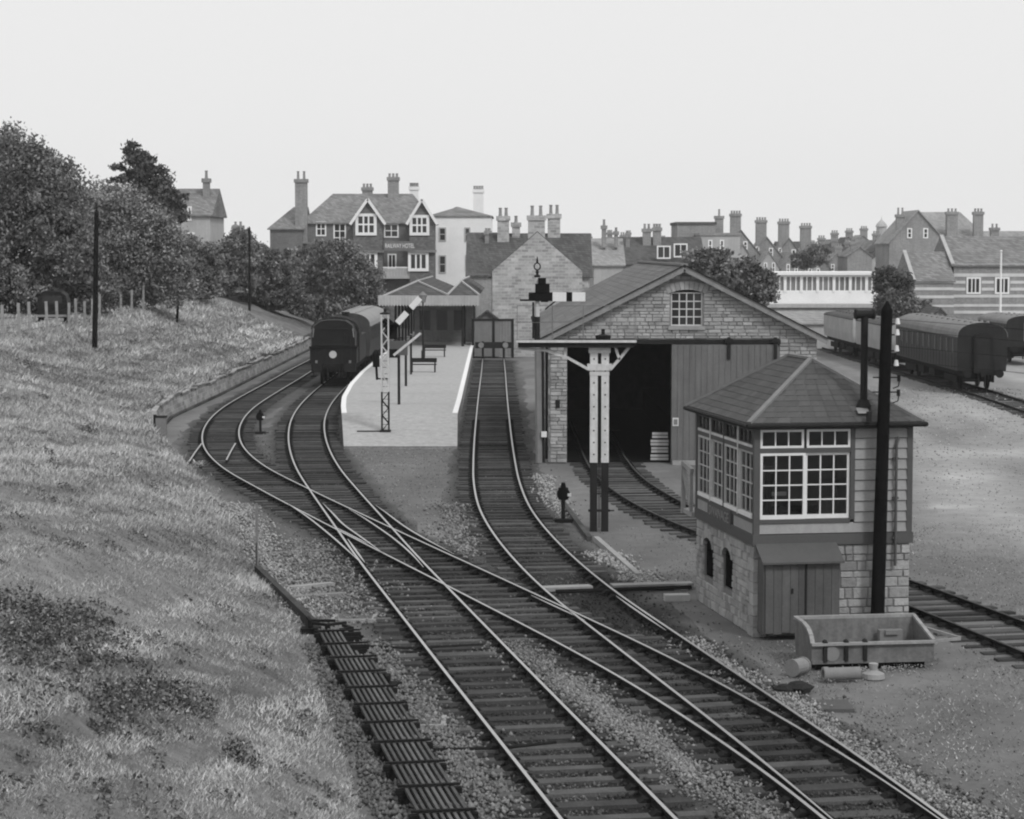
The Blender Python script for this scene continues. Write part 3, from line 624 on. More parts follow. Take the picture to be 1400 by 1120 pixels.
E0, E1, E2, E3 = (-ov, -ov, ze), (W_+ov, -ov, ze), (W_+ov, L_+ov, ze), (-ov, L_+ov, ze); R0, R1 = (hx, r0, zr), (hx, r1, zr)
m = MB(); b4 = [(x, y, ze-.05) for x, y, _ in (E0, E1, E2, E3)]
m.add([E0, E1, E2, E3, R0, R1]+b4, [(0,1,4),(1,2,5,4),(2,3,5),(3,0,4,5),(9,8,7,6),(0,6,7,1),(1,7,8,2),(2,8,9,3),(3,9,6,0)], 0, 1.)
ro = m.build('roof', m_slate, sb)
m = MB(); slates(m, E0, E1, R0, R0); slates(m, E3, E0, R0, R1); slates(m, E1, E2, R1, R0); slates(m, E2, E3, R1, R1)
tag(m.build('slates', m_slate, ro), None, None, None, 'stuff')
m = MB(); u = Vector((0, 0, .015))
for a, b in ((E0, R0), (E1, R0), (E2, R1), (E3, R1), (R0, R1)): m.beam(Vector(a)+u, Vector(b)+u, .1, .05)
m.build('ridge_tile', m_grey, ro)
m = MB(); m.box(-.02, W_+.02, -.05, -.02, 4.2, 4.3); m.box(-.05, -.02, -.05, L_, 4.2, 4.3); m.build('fascia', m_clad, sb)
m = MB(); m.tube([(-ov-.04, -ov-.04, ze-.05), (W_+ov+.04, -ov-.04, ze-.05)], .05, 8); m.tube([(-ov-.04, -ov-.04, ze-.05), (-ov-.04, L_+ov, ze-.05)], .05, 8); m.tube([(W_+ov+.04, -ov-.04, ze-.05), (W_+ov+.04, L_+ov, ze-.05)], .05, 8); m.build('gutter', m_dark, ro)
m = MB(); m.box(-.17, W_+.17, -.17, 0, 4.19, 4.212); m.box(-.17, 0, 0, L_+.15, 4.19, 4.212); m.build('soffit', m_offwhite, ro)
m = MB(); m.cyl((2.3, .2, 4.45), (2.3, .2, 6.4), .075, n=14); m.cyl((2.12, .2, 6.42), (2.48, .2, 6.42), .085, n=14); m.cyl((2.1, .2, 6.42), (2.14, .2, 6.42), .105, n=14); m.cyl((2.46, .2, 6.42), (2.5, .2, 6.42), .105, n=14); m.cyl((2.3, .2, 4.55), (2.3, .2, 4.7), .16, .1, n=14)
sp = m.build('stove_pipe', m_dark, sb, smooth=True); m = MB(); m.add([(2.1,-.08,4.6),(2.34,-.08,4.6),(2.34,.08,4.6),(2.1,.08,4.6)], [(0,1,2,3)]); 
for i in range(4): x, y, z = m.v[i]; m.v[i] = (x, y, 5.5-1.23*max((x-hx)/1.92, (r0-y)/1.92, 0)+.03)
m.build('flashing', m_lgrey, sp)
m = MB(); m.tube([(2.95, -.08, 3.95), (2.9, -.1, 3.8), (2.9, -.1, 1.35)], .03, 8)
for z in (3.5, 2.7, 1.9): m.box(2.84, 2.96, -.1, -.02, z, z+.04)
m.build('drain_pipe', m_trim, sb)
lk = MB(); lk.box(.06, 1.62, -.46, -.03, .08, .12); lk.box(.06, .12, -.46, -.03, .12, 1.55); lk.box(1.56, 1.62, -.46, -.03, .12, 1.55)
lo = lk.build('coal_locker', m_lock, sb)
for i in range(9):
    x = .09+i*.17; q = MB(); q.box(x+.004, x+.166, -.5, -.46, .1+random.uniform(-.02, .02), 1.55); q.build('plank', m_lock, lo)
m = MB(); m.xprism([(-.62, 1.5), (-.62, 1.54), (-.02, 1.86), (-.02, 1.8)], 0, 1.68); m.build('locker_roof', m_trim, lo)
m = MB(); m.box(.62, .66, -.52, -.5, .9, 1.); m.box(.9, .94, -.52, -.5, .15, 1.5); m.build('latch', m_dark, lo)
# steps and handrail at the far end
m = MB(); m.box(-.1, 1., L_+.06, L_+1.0, 1.8, 1.9)
for i in range(8): m.box(1.+i*.25, 1.3+i*.25, L_+.1, L_+.95, 1.6-i*.21, 1.65-i*.21)
m.beam((-.08, L_+.95, 1.78), (-.08, L_+.95, 2.95), .09, .09); m.beam((-.08, L_+.2, 1.9), (-.08, L_+.2, 2.8), .07, .07); m.beam((-.08, L_+.1, 2.82), (-.08, L_+.95, 2.92), .08, .1); m.beam((-.08, L_+.2, 2.), (-.08, L_+.95, 2.8), .07, .12)
m.build('staircase', m_clad, sb)
# iron stay and shovel leaning by the locker
sh = thing('shovel', 'dark shovel leaning on the signal box wall beside the locker', 'shovel', (6.55, 43.72, 0), BA)
m = MB(); m.cyl((0, -.05, .25), (-.06, .12, 1.25), .018, n=8); m.build('shaft', m_dark, sh)
m = MB(); m.box(-.1, .1, -.09, -.07, .0, .3); m.build('blade', m_dark, sh); m = MB(); m.box(-.12, .02, .1, .14, 1.24, 1.28); m.build('grip', m_dark, sh)
# ------------------------------------------------------------------ goods shed
SX, SY, SW, SL, SE, SR = 1.39, 80., 9.73, 28., 4.72, 7.2
gs = thing('goods_shed', 'long stone goods shed with slate roof and open dark doorway', 'goods shed', (SX, SY, 0))
m = MB(); xo0, xo1, zo = .62, 4.45, 4.34; wx0, wx1, wz0, wz1 = 4.4, 5.55, 5.0, 6.3
def gz(x): return SE+(SR-SE-.1)*(1-abs(x-SW/2)/(SW/2))
m.box(0, xo0, 0, .5, -.2, zo); m.box(xo1, SW, 0, .5, -.2, zo)
m.prism([(0, zo), (SW, zo), (SW, SE), (wx1, gz(wx1)), (wx1, wz0), (wx0, wz0), (wx0, gz(wx0)), (0, SE)], .0, .5)
m.prism([(wx0, wz1), (wx1, wz1), (wx1, gz(wx1)), (SW/2, gz(SW/2)), (wx0, gz(wx0))], 0, .5)
m.box(0, .5, .5, SL-.5, -.2, SE); m.box(SW-.5, SW, .5, SL-.5, -.2, SE)
m.prism([(0, -.2), (SW, -.2), (SW, SE), (SW/2, gz(SW/2)), (0, SE)], SL-.5, SL); wall = m.build('wall', m_mortar, gs)
def sp_gable(a, b):
    f = max(0., (b-SE)/(SR-.1-SE)); x0, x1 = f*SW/2, SW-f*SW/2
    if x1-x0 < .3: return []
    h = []
    if a < zo+.12: h.append((xo0, xo1+3.9))
    if b > wz0-.1 and a < wz1+.3: h.append((wx0-.04, wx1+.04))
    return minus(x0, x1, h)
coursed(wall, sp_gable, 0, SR-.12, (0, 0, 0), 0, (.09, .165), (.18, .52), 290, dep=.045, joint=.01)
coursed(wall, lambda a, b: [(0, SL)], 0, SE-.1, (0, SL, 0), -PI/2, (.18, .3), (.35, .9), 0, dep=.05)
q = MB()                                                      # arch stones over the window
for i in range(9):
    a0, a1 = wx0-.12+(wx1-wx0+.24)*i/9, wx0-.12+(wx1-wx0+.24)*(i+1)/9; lean = lambda x: (x-4.975)*.22
    q = MB(); zz = lambda x: wz1+.02-.11*((x-4.975)/.6)**2
    q.prism([(a0+.01, zz(a0)), (a1-.01, zz(a1)), (a1-.01+lean(a1), zz(a1)+.3), (a0+.01+lean(a0), zz(a0)+.3)], -.06, .02); q.build('arch_stone', m_stone, wall)
q = MB(); q.box(wx0-.1, wx1+.1, -.1, .3, wz0-.14, wz0-.003); q.build('window_sill', m_conc, wall)
window(gs, wx0, wx1, wz0, wz1-.08, 4, 4, fw=.045, bar=.04, y=.06, fmat=m_offwhite)
q = MB(); q.box(xo0-.2, xo1+3.95, -.08, .0, zo, zo+.16); q.build('door_track', m_dark, gs)
dr = MB(); dr.box(xo1-.02, xo1+3.85, -.12, -.08, .1, zo-.02); do = dr.build('sliding_door', m_door, gs)
for i in range(18):
    x = xo1-.02+i*.215; q = MB(); q.box(x+.005, x+.21, -.15+random.uniform(-.006, .006), -.12, .1, zo-.03); q.build('plank', m_door, do)
for x in (xo1+2.05, xo1+3.75): q = MB(); q.box(x-.06, x+.06, -.2, -.15, zo-.55, zo+.25); q.box(x-.14, x+.14, -.22, -.14, zo+.05, zo+.2); q.build('hanger', m_dark, do)
q = MB(); q.box(xo1+.02, xo1+.24, -.165, -.15, 1.35, 1.65); no = q.build('notice', m_offwhite, do); q = MB(); q.box(xo1+.06, xo1+.2, -.17, -.165, 1.4, 1.6); q.build('notice_text', m_grey, no)
q = MB(); q.box(xo1-.0, SW, -.5, .02, -.1, .09); q.build('plinth', m_conc, gs)
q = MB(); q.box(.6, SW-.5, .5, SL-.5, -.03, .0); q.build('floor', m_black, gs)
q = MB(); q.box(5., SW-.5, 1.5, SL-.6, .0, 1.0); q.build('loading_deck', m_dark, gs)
zr2 = SR; e = .35; A0 = (-e, -.3, SE-e*.51); A1 = (-e, SL+.3, SE-e*.51); B0 = (SW+e, -.3, SE-e*.51); B1 = (SW+e, SL+.3, SE-e*.51); K0 = (SW/2, -.3, zr2); K1 = (SW/2, SL+.3, zr2)
m = MB(); dn = lambda p: (p[0], p[1], p[2]-.1); m.add([A0, A1, K1, K0, dn(A0), dn(A1), dn(K1), dn(K0), B0, B1, dn(B0), dn(B1)],
   [(0,1,2,3),(7,6,5,4),(0,3,7,4),(1,5,6,2),(0,4,5,1),(3,2,9,8),(10,11,6,7),(8,10,7,3),(9,2,6,11),(8,9,11,10)]); ro = m.build('roof', m_slate2, gs)
m = MB(); slates(m, A0, A1, K1, K0, .3, .42); slates(m, B1, B0, K0, K1, .3, .42); tag(m.build('slates', m_slate2, ro), None, None, None, 'stuff')
for s in (-1, 1):
    xe = -e if s < 0 else SW+e; q = MB(); p, k = Vector((xe, -.33, SE-e*.51-.12)), Vector((SW/2, -.33, zr2-.12)); q.beam(p, k, .06, .2); q.build('barge_board', m_lgrey, ro)
    q = MB(); q.beam(p+Vector((0, -.02, .13)), k+Vector((0, -.02, .13)), .12, .035); q.build('verge_strip', m_dark, ro)
m = MB(); m.beam((SW/2, -.3, zr2+.03), (SW/2, SL+.3, zr2+.03), .25, .08); m.build('ridge_tile', m_grey, ro)
m = MB(); m.tube([(-e-.05, -.3, SE-e*.51-.06), (-e-.05, SL+.3, SE-e*.51-.06)], .07, 8); m.tube([(-.12, .3, SE-.3), (-.12, .3, .1)], .05, 8); m.build('gutter', m_dark, ro)
q = MB(); q.box(.2, .36, -.07, -.05, 2.0, 2.3); q.build('wall_plate', m_dark, wall); q = MB(); q.box(-.32, -.12, -.25, -.1, .95, 1.15); q.build('lamp', m_white, wall)
# stack of pale crates just inside the doorway
cr = Vector((SX, SY, 0))
for i, (x, z, wv) in enumerate(((3.8, 0., .66), (3.83, .27, .62), (3.8, .54, .66), (3.86, .81, .58))):
    t = thing('crate', ['bottom pale crate of the stack inside the shed doorway','second pale crate up in the shed doorway stack','third pale crate up in the shed doorway stack','topmost pale crate of the shed doorway stack'][i], 'crate', (SX+x-.08, SY+.62+.05*(i % 2), z), 0, 'crates stacked in the goods shed')
    for k in range(2): q = MB(); q.box(0, wv, -.02, .0, .03+k*.12, .12+k*.12); q.build('slat', m_palewall, t)
    q = MB(); q.box(0, wv, 0, .5, .02, .25); q.build('box_body', m_dark, t)
# old door leaf and pole leaning on the shed's left corner
t = thing('leaning_timber', 'weathered timber propped upright against the left corner of the shed', 'timber', (SX-.35, SY-.15, 0))
q = MB(); q.beam((-.05, 0, 0), (-.1, .05, 4.1), .24, .1); q.build('plank', m_grey, t); q = MB(); q.beam((.12, .05, 0), (.08, .1, 4.2), .07, .07); q.build('post', m_dark, t)
# ------------------------------------------------------------------ bracket signal by the bay track
BP = G(819, 724); bs = thing('bracket_signal', 'white twin-post bracket signal with one horizontal arm on a left-hand doll', 'railway signal', BP)
for s in (-1, 1):
    q = MB(); q.box(s*.155-.105, s*.155+.105, -.09, .09, 1.87, 5.2); p = q.build('post', m_offwhite, bs)
    q = MB(); q.box(s*.155-.1, s*.155+.1, -.085, .085, -.3, 1.868); q.build('post_foot', m_dark, bs)
    q = MB()
    for i in range(9): q.cyl((s*.155, -.092, 2.1+i*.33), (s*.155, -.105, 2.1+i*.33), .022, n=8)
    q.build('bolts', m_dark, p)
q = MB(); q.box(-.05, .05, -.05, .05, 2., 4.3); q.box(-.3, .3, -.06, .06, .5, .56); q.cyl((.2, 0, .52), (.42, 0, .53), .02, n=6); q.tube([(.02, -.06, .05), (.02, -.06, 5.)], .012, 5); q.tube([(-.02, -.06, .05), (-.02, -.06, 5.)], .012, 5); q.build('wire_run', m_dark, bs)
q = MB(); q.box(-.34, .34, -.13, .13, 4.42, 4.6); q.box(-.27, .27, -.1, .1, 4.28, 4.42); q.build('collar', m_offwhite, bs)
q = MB(); q.box(-.3, .3, -.11, .11, 4.9, 5.15); q.build('head_plate', m_offwhite, bs)
q = MB(); q.box(-2.3, 1.0, -.34, .34, 5.2, 5.25); dk = q.build('deck', m_dark, bs)
q = MB(); q.box(-2.3, 1.0, -.37, -.34, 5.2, 5.265); q.build('deck_edge', m_offwhite, dk)
q = MB(); q.box(-2.25, .95, -.3, -.22, 5.06, 5.2); q.box(-2.25, .95, .22, .3, 5.06, 5.2); q.build('bearer', m_dark, dk)
for pts in ([(-.3, 4.45), (-.9, 4.78), (-1.5, 4.98), (-2.25, 5.02)], [(-.95, 4.78), (-.95, 5.1)], [(.3, 4.45), (.62, 4.82), (.85, 5.12)], [(.55, 4.72), (.42, 5.1)]):
    q = MB()
    for a, b in zip(pts[:-1], pts[1:]): q.beam((a[0], -.12, a[1]), (b[0], -.12, b[1]), .06, .07); q.beam((a[0], .12, a[1]), (b[0], .12, b[1]), .06, .07)
    q.build('brace', m_offwhite, bs)
q = MB()
for x in (-2.27, -1.3, -.45, .3, .97):
    for y in (-.33, .33): q.cyl((x, y, 5.26), (x, y, 6.2), .008, n=5)
for z in (5.75, 6.2):
    for y in (-.33, .33): q.cyl((-2.27, y, z), (.97, y, z), .006, n=5)
q.build('handrail', m_grey, dk)
q = MB(); q.cyl((-1.72, 0, 5.26), (-1.72, 0, 7.0), .075, .06, n=12); dl = q.build('doll', m_offwhite, bs, smooth=True)
q = MB(); q.cyl((-1.72, 0, 5.26), (-1.72, 0, 5.9), .08, n=12); q.box(-1.86, -1.8, -.05, .05, 5.3, 6.3)
q.build('doll_foot', m_dark, dl)
q = MB(); q.lathe([(.06, 6.98), (.1, 7.02), (.03, 7.07), (.05, 7.13), (.02, 7.18)], 10, c=(-1.72, 0)); q.lathe([(.02, 7.38), (.035, 7.42), (.0, 7.58)], 8, c=(-1.72, 0))
for i in range(12):
    a, b = 2*PI*i/12, 2*PI*(i+1)/12; q.cyl((-1.72+.085*math.cos(a), 0, 7.28+.1*math.sin(a)), (-1.72+.085*math.cos(b), 0, 7.28+.1*math.sin(b)), .02, n=6)
q.build('finial', m_dark, dl)
def arm(parent, x, z, ang, L, yoff=-.12, back=False):
    R = Matrix.Translation((x, yoff, z))@Matrix.Rotation(-ang, 4, 'Y'); M3 = lambda bx: [R@Vector(v) for v in bx]
    def part(name, mt, boxes, par):
        q = MB(); 
        for b in boxes: q.box(*b)
        q.v = [tuple(R@Vector(v)) for v in q.v]; return q.build(name, mt, par)
    hb = .125
    a = part('arm', m_white, [(.38, .38+(L-.38)*.42, -.012, .012, -hb, hb), (.38+(L-.38)*.6, L, -.012, .012, -hb, hb)], parent)
    part('arm_band', m_black, [(.38+(L-.38)*.42, .38+(L-.38)*.6, -.012, .012, -hb, hb)], a)
    part('spectacle', m_black, [(-.28, .38, -.02, .02, -.12, .12), (-.1, .3, -.02, .03, .1, .36), (-.02, .2, -.02, .03, .34, .52)], a)
    return a
arm(bs, -1.68, 6.45, 0, 1.28)
q = MB(); q.box(-1.62, -1.42, -.05, .12, 6.3, 6.62); q.cyl((-1.52, -.02, 6.62), (-1.52, -.02, 6.74), .06, n=8); q.box(-2.2, -1.7, -.06, -.02, 6.33, 6.38); q.beam((-1.5, .1, 6.1), (-1.15, .1, 6.38), .04, .04); q.build('lamp', m_black, dl)
q = MB(); q.lathe([(0, 5.27), (.2, 5.27), (.22, 5.38), (.05, 5.42), (.05, 5.55), (0, 5.56)], 14, c=(.1, .1)); q.build('pulley', m_dark, dk)
# ------------------------------------------------------------------ platform starting signal
PS = G(527, 590, .42); ps = thing('platform_signal', 'lattice-post signal on the platform ramp with its upper arm raised', 'railway signal', PS)
for a, b, mt, nm in ((0, 1.62, m_dark, 'post_foot'), (1.62, 4.75, m_offwhite, 'lattice_post')):
    q = MB()
    for x in (-.14, .14):
        for y in (-.13, .13): q.box(x-.028, x+.028, y-.028, y+.028, a, b)
    z = a+.05; k = 1
    while z < b-.3:
        for y in (-.13, .13): q.beam((-.12*k, y, z), (.12*k, y, z+.3), .02, .035)
        for x in (-.14, .14): q.beam((x, -.12*k, z), (x, .12*k, z+.3), .02, .035)
        z += .3; k = -k
    q.build(nm, mt, ps)
q = MB(); q.box(-.22, .22, -.2, .2, -.1, .06); q.box(-1.15, -.2, -.12, .12, -.1, .03); q.build('base_plate_and_strip', m_dark, ps)  # foot plate, with a low dark strip running out to its left
q = MB(); q.lathe([(.2, 4.75), (.22, 4.8), (.05, 4.86), (.06, 4.95), (0, 5.0)], 10); q.build('cap', m_dark, ps)
arm(ps, .25, 4.12, math.radians(48), 1.75); 
q = MB(); q.box(.12, .5, -.14, .1, 3.75, 4.35); q.build('lamp', m_black, ps)
q = MB(); q.beam((.35, -.15, 3.1), (1.45, -.15, 4.0), .03, .1); q.build('subsidiary_arm', m_offwhite, ps); q = MB(); q.box(.12, .5, -.13, .12, 3., 3.35); q.build('subsidiary_lamp', m_black, ps)
q = MB(); q.box(-.3, .16, -.12, .1, 2.12, 2.17); q.cyl((-.33, 0, 2.1), (-.36, 0, 2.62), .05, n=8); q.cyl((-.36, 0, 2.62), (-.38, 0, 3.15), .14, .15, n=10); q.cyl((-.38, 0, 3.15), (-.38, 0, 3.32), .15, .05, n=10); q.build('route_lamp', m_black, ps)
q = MB(); q.cyl((-.14, .4, 0), (-.14, .25, 4.7), .015, n=5); q.cyl((.14, .4, 0), (.14, .25, 4.7), .015, n=5)
for i in range(17): q.cyl((-.14, .39-i*.008, .25+i*.26), (.14, .39-i*.008, .25+i*.26), .01, n=5)
q.build('ladder', m_dark, ps)
# platform furniture
def sign(name, label, cat, p, h, bw_, bz0, bz1, two=None):
    t = thing(name, label, cat, p); q = MB(); q.box(-.06, .06, -.06, .06, 0, h); q.build('post', m_dark, t)
    if two: q = MB(); q.box(two[0]-.06, two[0]+.06, two[1]-.06, two[1]+.06, 0, h); q.build('post', m_dark, t)
    if bw_: q = MB(); q.box(-bw_/2, bw_/2, -.1, -.06, bz0, bz1); q.build('board', m_trim, t)
    return t
sign('platform_notice', 'dark notice board on a single post behind the platform signal', 'notice board', G(545.5, 553, .9), 3.0, .8, 2.2, 2.85)
sign('platform_post', 'slim dark post standing behind the platform notice board', 'post', G(555, 528, .9), 2.6, 0, 0, 0)
sign('platform_post', 'short dark post beside the nearer platform bench', 'post', G(562, 512, .9), 2.2, 0, 0, 0)
for i, (px, py, lb) in enumerate(((579, 509, 'dark bench seat nearer the platform signal'), (594, 488, 'dark bench seat at the foot of the platform lamp'))):
    p = G(px, py, .9); t = thing('platform_bench', lb, 'bench', p, 0, 'benches on the platform')
    q = MB(); q.box(-.75, .75, -.2, .2, .42, .47); q.build('seat', m_dark, t); q = MB(); q.box(-.75, .75, .2, .24, .55, .8); q.build('backrest', m_dark, t)
    for x in (-.65, .65): q = MB(); q.box(x-.04, x+.04, -.2, .2, 0, .42); q.box(x-.04, x+.04, .18, .24, .42, .8); q.build('leg', m_dark, t)
lp = thing('platform_lamp', 'tall dark lamp post on the platform near the canopy', 'lamp post', G(578.5, 490, .9)); q = MB(); q.cyl((0, 0, 0), (0, 0, 3.6), .07, .05, n=10); q.cyl((0, 0, 0), (0, 0, .5), .12, n=10); q.build('post', m_dark, lp)
q = MB(); q.lathe([(.0, 4.3), (.1, 4.22), (.28, 4.05), (.26, 4.0), (.16, 3.6), (.05, 3.58)], 12); q.build('lantern', m_grey, lp); q = MB(); q.box(-.4, .4, -.02, .02, 3.3, 3.34); q.build('crossbar', m_dark, lp)
# ------------------------------------------------------------------ telegraph poles
def tele(name, label, base, top, r, ins=0, arms=True):
    base = Vector(base); top = Vector(top)-base; t = thing(name, label, 'telegraph pole', base, 0)
    q = MB(); q.cyl((0, 0, -.5), top, r, r*.8, n=14); q.cyl(top, top+Vector((0, 0, r*1.3)), r*.8, r*.1, n=14); q.build('pole', m_tar, t, smooth=True); return t, top
PB = Vector((7.33, 43.7, -.03)); tp, top = tele('telegraph_pole', 'thick black telegraph pole in front of the signal box', PB, D(1212.5, 424, 43.7), .142)
tpv = lambda z: top*(z/top.z)
for i, py in enumerate((437, 452, 474, 494)):
    z = D(1212, py, 43.7).z; c = tpv(z); q = MB(); q.cyl(c+Vector((.05, 0, -.06)), c+Vector((.22, 0, -.05)), .015, n=6); q.build('insulator_arm', m_dark, tp)
    q = MB(); zz = c.z-.04; q.lathe([(.0, zz+.1), (.035, zz+.09), (.045, zz+.03), (.055, zz-.02), (.0, zz-.03)], 10, c=(c.x+.22, c.y)); q.build('insulator', m_white, tp)
for i, py in enumerate((514, 534)):
    z = D(1212, py, 43.7).z; c = tpv(z); q = MB(); q.cyl(c+Vector((-.24, -.02, 0)), c+Vector((.3, -.02, 0)), .014, n=6); q.cyl(c+Vector((.28, -.02, .05)), c+Vector((.28, -.02, -.08)), .035, n=8); q.tube([c+Vector((.3, -.02, 0)), c+Vector((.27, -.02, -.18)), c+Vector((.16, -.02, -.22))], .012, 5); q.build('bracket_hook', m_dark, tp)
q = MB(); q.box(-.24, -.16, -.08, .08, top.z*.66, top.z*.69); q.build('step', m_dark, tp)
for (bx, by, tx, ty, Y, r, lb) in ((129, 477, 132, 290, 100, .14, 'tallest dark telegraph pole on the bank beside the fence'), (241, 441, 247, 347, 125, .09, 'thin leaning pole on the bank against the trees'), (341, 425, 341, 312, 150, .11, 'farthest telegraph pole on the bank in front of the bushes')):
    p = march(bx, by, 70); t, _ = tele('telegraph_pole', lb, p-Vector((0, 0, .1)), D(tx, ty, p.y), r); t['group'] = 'poles along the bank'
# ------------------------------------------------------------------ ground signals, posts, cabinets, plates, rodding
def dwarf(p, lb, s=1.):
    t = thing('ground_signal', lb, 'ground signal', p, 0, 'ground signals'); q = MB(); q.cyl((0, 0, -.1), (0, 0, .75*s), .06*s, n=8); q.box(-.25*s, .25*s, -.15, .15, -.05, .06); q.build('pedestal', m_dark, t)
    q = MB(); q.box(-.14*s, .14*s, -.12, .12, .62*s, .95*s); q.cyl((0, 0, .95*s), (0, 0, 1.1*s), .09*s, .05*s, n=8); q.build('lamp_case', m_black, t)
    q = MB(); q.cyl((0, -.14, .78*s), (0, -.125, .78*s), .19*s, n=16); d = q.build('disc', m_black, t); q = MB(); q.box(.12*s, .22*s, -.18, -.1, .72*s, .8*s); q.build('shade', m_white, t)
    q = MB(); q.box(-.7*s, .4*s, -.02, .02, .0, .03); q.build('rod', m_dark, t)
dwarf(G(770, 712), 'small dark ground signal on the gravel left of the bracket signal'); dwarf(G(356, 592), 'small dark ground signal between the two left-hand curving tracks', .9)
p = G(216, 612); t = thing('trackside_cabinet', 'narrow grey cabinet post standing at the foot of the bank', 'cabinet', p); q = MB(); q.box(-.06, .34, -.15, .15, -.1, 1.2); q.build('body', m_grey, t); q = MB(); q.box(-.16, -.06, -.1, .1, -.1, 1.3); q.build('post', m_dark, t); q = MB(); q.box(-.1, .36, -.18, .16, 1.2, 1.26); q.build('lid', m_dark, t)
p = G(351, 775); t = thing('marker_post', 'thin weathered timber marker post at the bank foot', 'post', p); q = MB(); q.beam((0, 0, -.3), (.01, 0, 1.55), .075, .06); q.build('post', m_grey, t); q = MB(); q.cyl((0, -.05, .6), (0, -.05, -.6), .01, n=5); q.build('wire', m_dark, t)
def plate(px, py, wv, d, lb, fr=True):
    t = thing('cover_plate', lb, 'cover plate', G(px, py, -.02)); q = MB(); q.box(-wv/2, wv/2, 0, d, -.05, .03); q.build('lid', m_trim, t)
    if fr:
        q = MB(); q.box(-wv/2-.1, wv/2+.1, -.08, 0, -.05, .06); q.box(-wv/2-.1, -wv/2, 0, d, -.05, .05); q.box(wv/2, wv/2+.08, 0, d, -.05, .05); q.build('frame', m_conc, t)
plate(483, 850, .75, .65, 'dark cover plate in the pale gravel left of the crossing'); plate(577, 995, .6, .75, 'dark cover plate framed in concrete beside the rod run'); plate(1143, 972, .62, .8, 'dark bare cover plate in the ground below the steel trough', False)
# point rodding
R0_, R1_ = Vector((*G(462, 880)[:2], 0)), Vector((*G(603, 1126)[:2], 0)); R0_ += (R0_-R1_).normalized()*.5; R1_ += (R1_-R0_).normalized()*3
t = thing('point_rodding', 'run of parallel point rods on stools along the bank foot', 'point rods'); ax = (R1_-R0_).normalized(); sd_ = Vector((-ax.y, ax.x, 0)) if ax.y < 0 else Vector((ax.y, -ax.x, 0)); sd_ = Vector((1, -ax.x/ax.y, 0)).normalized()
for i in range(8):
    q = MB(); s0 = i*.5 if i > 4 else 0; a = R0_+ax*s0+sd_*((i-3.5)*.092); b = R1_+sd_*((i-3.5)*.092); q.beam(a+Vector((0, 0, .2)), b+Vector((0, 0, .2)), .045, .045); q.build('rod', mat('rod_steel', .1, var=.4, sc=5, bump=.2, rnd=.5), t)
L = (R1_-R0_).length; k = .4
while k < L:
    c = R0_+ax*k; q = MB(); q.beam(c-sd_*.46+Vector((0, 0, .16)), c+sd_*.46+Vector((0, 0, .16)), .12, .08); q.beam(c-sd_*.42+Vector((0, 0, .04)), c+sd_*.42+Vector((0, 0, .04)), .22, .18)
    q.beam(c-sd_*.44+Vector((0, 0, .245)), c+sd_*.44+Vector((0, 0, .245)), .06, .03); q.build('stool', m_chair, t); k += 1.42
# compensator cranks where the rods turn
for i, (px, py, r) in enumerate(((425, 862, .5), (448, 868, .45), (465, 878, .35), (480, 872, .35), (530, 938, .3))):
    t = thing('rod_crank', ['iron crank at the top left end of the rod run','iron crank second from the left at the rod run head','iron crank in the middle of the rod run head','iron crank on the right of the rod run head','small crank beside the middle of the rod run'][i], 'crank', G(px, py), i*.7, 'cranks at the head of the rods')
    q = MB(); q.cyl((0, 0, -.05), (0, 0, .22), .06, n=8); q.beam((0, 0, .2), (r, 0, .2), .07, .05); q.beam((0, 0, .2), (-.1, r*.8, .2), .07, .05); q.box(-.2, .2, -.18, .18, -.05, .06); q.build('crank_arm', m_chair, t)
# long transverse rod under the tracks and short draw rods
for pts, lb in (([(548, 1029), (690, 1026), (760, 1018)], 'dark rod crossing under the near left track'), ([(480, 885), (560, 889), (660, 884)], 'dark rod crossing left of the slip')):
    t = thing('transverse_rod', lb, 'point rod'); q = MB(); P = [Vector((*G(*p)[:2], .03)) for p in pts]; q.tube(P, .035, 6); q.build('rod', m_chair, t)
# timber board bridging the rods beside the signal box
a, b = G(590, 808, .1), G(945, 797, .1); t = thing('rod_cover_board', 'long pale board laid across the bay track towards the signal box', 'board')
pts = [(615, 807.), (640, 806), (748, 802.5), (815, 800.2), (838, 799.4), (945, 796)]
for p, q_ in (((742, 802.8), (808, 800.4)), ((836, 799.4), (946, 796.3))):
    a, b = Vector((*G(*p, .1)[:2], .06)), Vector((*G(*q_, .1)[:2], .06)); q = MB(); q.beam(a, b, .34, .09); q.build('plank', m_conc, t)
q = MB(); a, b = Vector((*G(760, 812, 0)[:2], .0)), Vector((*G(946, 806, 0)[:2], 0)); q.tube([a+Vector((0, 0, .04)), b+Vector((0, 0, .04))], .03, 6); q.tube([a+Vector((0, .2, .04)), b+Vector((0, .2, .04))], .03, 6); q.build('rod', m_chair, t)
for px, py, w2, lb in ((925, 818, .55, 'pale flat slab on the ground by the signal box corner'), (930, 803, .3, 'short pale block under the board at the signal box corner')):
    t = thing('concrete_slab', lb, 'slab', G(px, py), .1); q = MB(); q.box(-w2/2, w2/2, -.15, .15, -.05, .09); q.build('slab', m_palewall, t)
def edging(p, q_, lb, mt, h=.14, wd=.14):
    t = thing('timber_edging', lb, 'edging'); q = MB(); q.beam(Vector((*G(*p)[:2], h/2-.05)), Vector((*G(*q_)[:2], h/2-.05)), wd, h); q.build('timber', mt, t)
edging((815, 738), (873, 789), 'pale timber edging beside the gravel near the bracket signal', m_conc); t = thing('retaining_wall', 'low weathered stone wall curving along the foot of the far bank', 'wall'); m_rw = mat('weathered_wall', .27, var=.45, sc=1.4, fine=7, bump=.6, bd=.05, pattern='stone', pv=.6, vert=.3)
